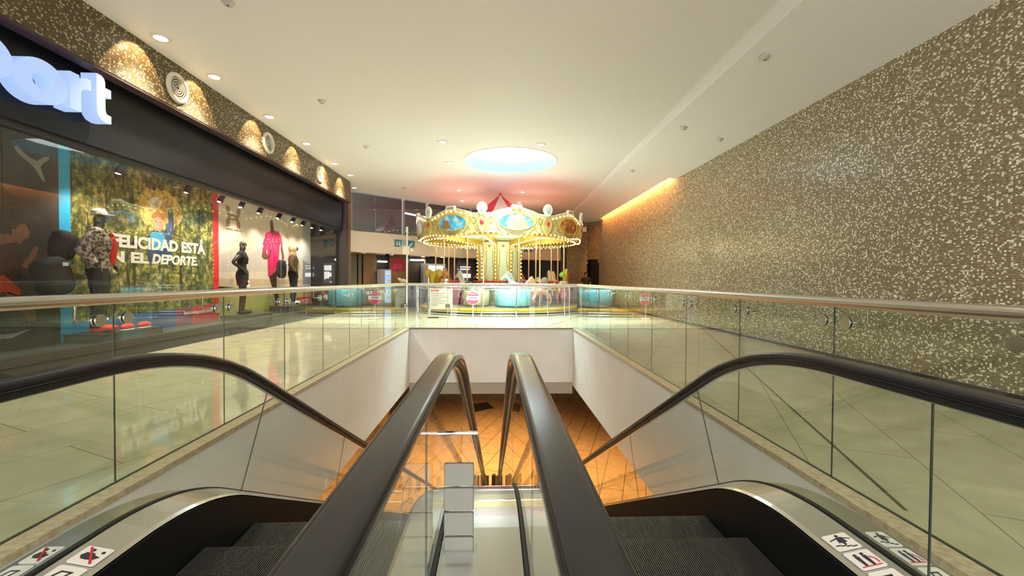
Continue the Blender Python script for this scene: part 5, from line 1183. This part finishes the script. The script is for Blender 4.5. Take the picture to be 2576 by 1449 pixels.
# hooded
t = thing('mannequin', 'mannequin in olive jacket and cream hood with a backpack, beside the crimson runner', 'mannequin', (-6.2, 13.4, .40))
body, cloth, P, J = figure(t, (-6.2, 13.4, .40), 1.84, {'face': .5, 'lel': (.02, .27, 1.14), 'lwr': (.12, .26, .92), 'rel': (-.08, -.27, 1.16), 'rwr': (.06, -.24, .95)}, {'skin': m_mann})
cloth('hooded_top', ['head'], .035, m_hood); cloth('jacket', TOP[1:], .03, m_olv, {'lwr': (.85, .045), 'rwr': (.85, .045)}); cloth('trousers', TRS, .03, m_cl_blk)
b = MB(); b.ball(P(.09, 0, 1.66), .06, (1, .8, 1.2)); b.build('face_opening', m_mann, t)
b = MB(); b.ball(P(.12, 0, 1.2), .1, (.6, .8, 2.0)); b.build('hoodie_front', m_hood, t)
for s in (-1, 1): b = MB(); a = J['lan' if s > 0 else 'ran']; b.ball(P(a[0]+.07, a[1], .062), .1, (1.5, .55, .55), 12, 8, Matrix.Rotation(.5, 3, 'Z')); b.build('trainer', m_tileoff, t)
t = thing('backpack', 'black backpack hanging behind the hooded mannequin', 'backpack', (-6.28, 12.95, 1.25)); b = MB(); b.ball((-6.28, 12.86, 1.48), .17, (.6, .9, 1.6), 20, 14, None, .6); bo_ = b.build('bag_body', m_cl_blk, t); b = MB(); b.tube([(-6.1, 13.1, 1.7), (-6.0, 13.15, 1.85), (-6.1, 13.25, 1.98)], .018, 6); b.build('strap', m_olv, t); b = MB(); b.box((-6.14, 12.82, 1.62), (-6.12, 12.92, 1.72)); b.build('tag', m_wht, bo_)
# camouflage jacket with cap
t = thing('mannequin', 'mannequin in camouflage jacket, red shirt and pale cap at the left of the window', 'mannequin', (-6.2, 6.95, .33))
body, cloth, P, J = figure(t, (-6.2, 6.95, .33), 1.92, {'face': .6, 'lel': (.05, .30, 1.16), 'lwr': (.14, .36, .96), 'rel': (-.12, -.34, 1.18), 'rwr': (.02, -.32, .98)}, {'skin': m_mann})
cloth('camouflage_jacket', TOP, .04, m_camo, {'lwr': (.9, .045), 'rwr': (.9, .045)}); cloth('trousers', TRS, .03, m_cl_blk)
b = MB(); b.ball(P(.135, .0, 1.22), .1, (.75, .45, 2.6), 12, 10, Matrix.Rotation(.6, 3, 'Z')); b.build('red_shirt', m_rsh, t)
b = MB(); b.lathe([(.102, 0), (.10, .05), (.072, .09), (0, .11)], P(.01, 0, 1.71), 20); b.ball(P(.11, 0, 1.715), .09, (1.0, .8, .12), 14, 6, Matrix.Rotation(.6, 3, 'Z')); b.build('cap', M('pale_cap_cloth', (.55, .46, .4), .7), t)
for s in (-1, 1): b = MB(); a = J['lan' if s > 0 else 'ran']; b.ball(P(a[0]+.07, a[1], .062), .1, (1.6, .55, .55), 12, 8, Matrix.Rotation(.6, 3, 'Z')); b.build('red_shoe', m_rsh, t)
t = thing('backpack', 'large black backpack hanging left of the camouflage mannequin', 'backpack', (-6.25, 6.4, .9)); b = MB(); b.ball((-6.25, 6.3, 1.2), .235, (.6, .95, 1.2), 20, 14, Matrix.Rotation(.35, 3, 'X'), .6); bo_ = b.build('bag_body', m_cl_blk, t); b = MB(); b.box((-6.095, 6.28, 1.36), (-6.085, 6.36, 1.41)); b.build('tag', m_gray, bo_); b = MB(); b.tube([(-6.2, 6.5, 1.5), (-6.15, 6.65, 1.75), (-6.2, 6.8, 1.85)], .02, 6); b.build('strap', m_cl_blk, t)
b = MB(); b.ball((-6.3, 6.5, 1.66), .17, (.6, .9, 1.3), 20, 14, Matrix.Rotation(-.2, 3, 'X'), .6); b.build('upper_pocket', m_cl_blk, t)
# loose shoes
for i, (y, lb) in enumerate(((7.28, 'red shoe on the dark block beside the camouflage mannequin, left one'), (7.62, 'red shoe on the dark block beside the camouflage mannequin, right one'))):
    t = thing('shoe', lb, 'shoe', (-6.05, y, .33), 'red shoes on the block'); b = MB(); b.ball((-6.05, y, .39), .085, (.55, 1.6, .65), 14, 8); b.build('upper', m_rsh, t); b = MB(); b.ball((-6.05, y, .345), .09, (.55, 1.6, .15), 14, 6); b.build('sole', m_wht, t)
# ------------------------------------------------------------------ person at the far doorway
m_psk = M('skin', (.38, .20, .13), .6)
t = thing('person', 'person in dark short sleeved clothes standing by the far mosaic doorway', 'person', (4.72, 22.0, 0))
body, cloth, P, J = figure(t, (4.72, 22.0, 0), 1.62, {'face': RAD(-95), 'lel': (-.02, .25, 1.14), 'lwr': (.12, .22, .96), 'rel': (-.02, -.25, 1.14), 'rwr': (.12, -.22, .96)}, {'skin': m_psk})
cloth('shirt', [q for q in TOP if q[1:] != 'wr'], .022, m_cl_blk, {'lel': (.7, .065), 'rel': (.7, .065)}); cloth('trousers', TRS, .02, m_cl_blk)
b = MB(); b.ball(P(-.02, 0, 1.69), .105, (1, 1, 1), 14, 10); b.ball(P(-.05, 0, 1.62), .09, (1, 1.1, 1.2), 12, 8); b.build('hair', m_hair, t); eyes(t, P, m_hair)
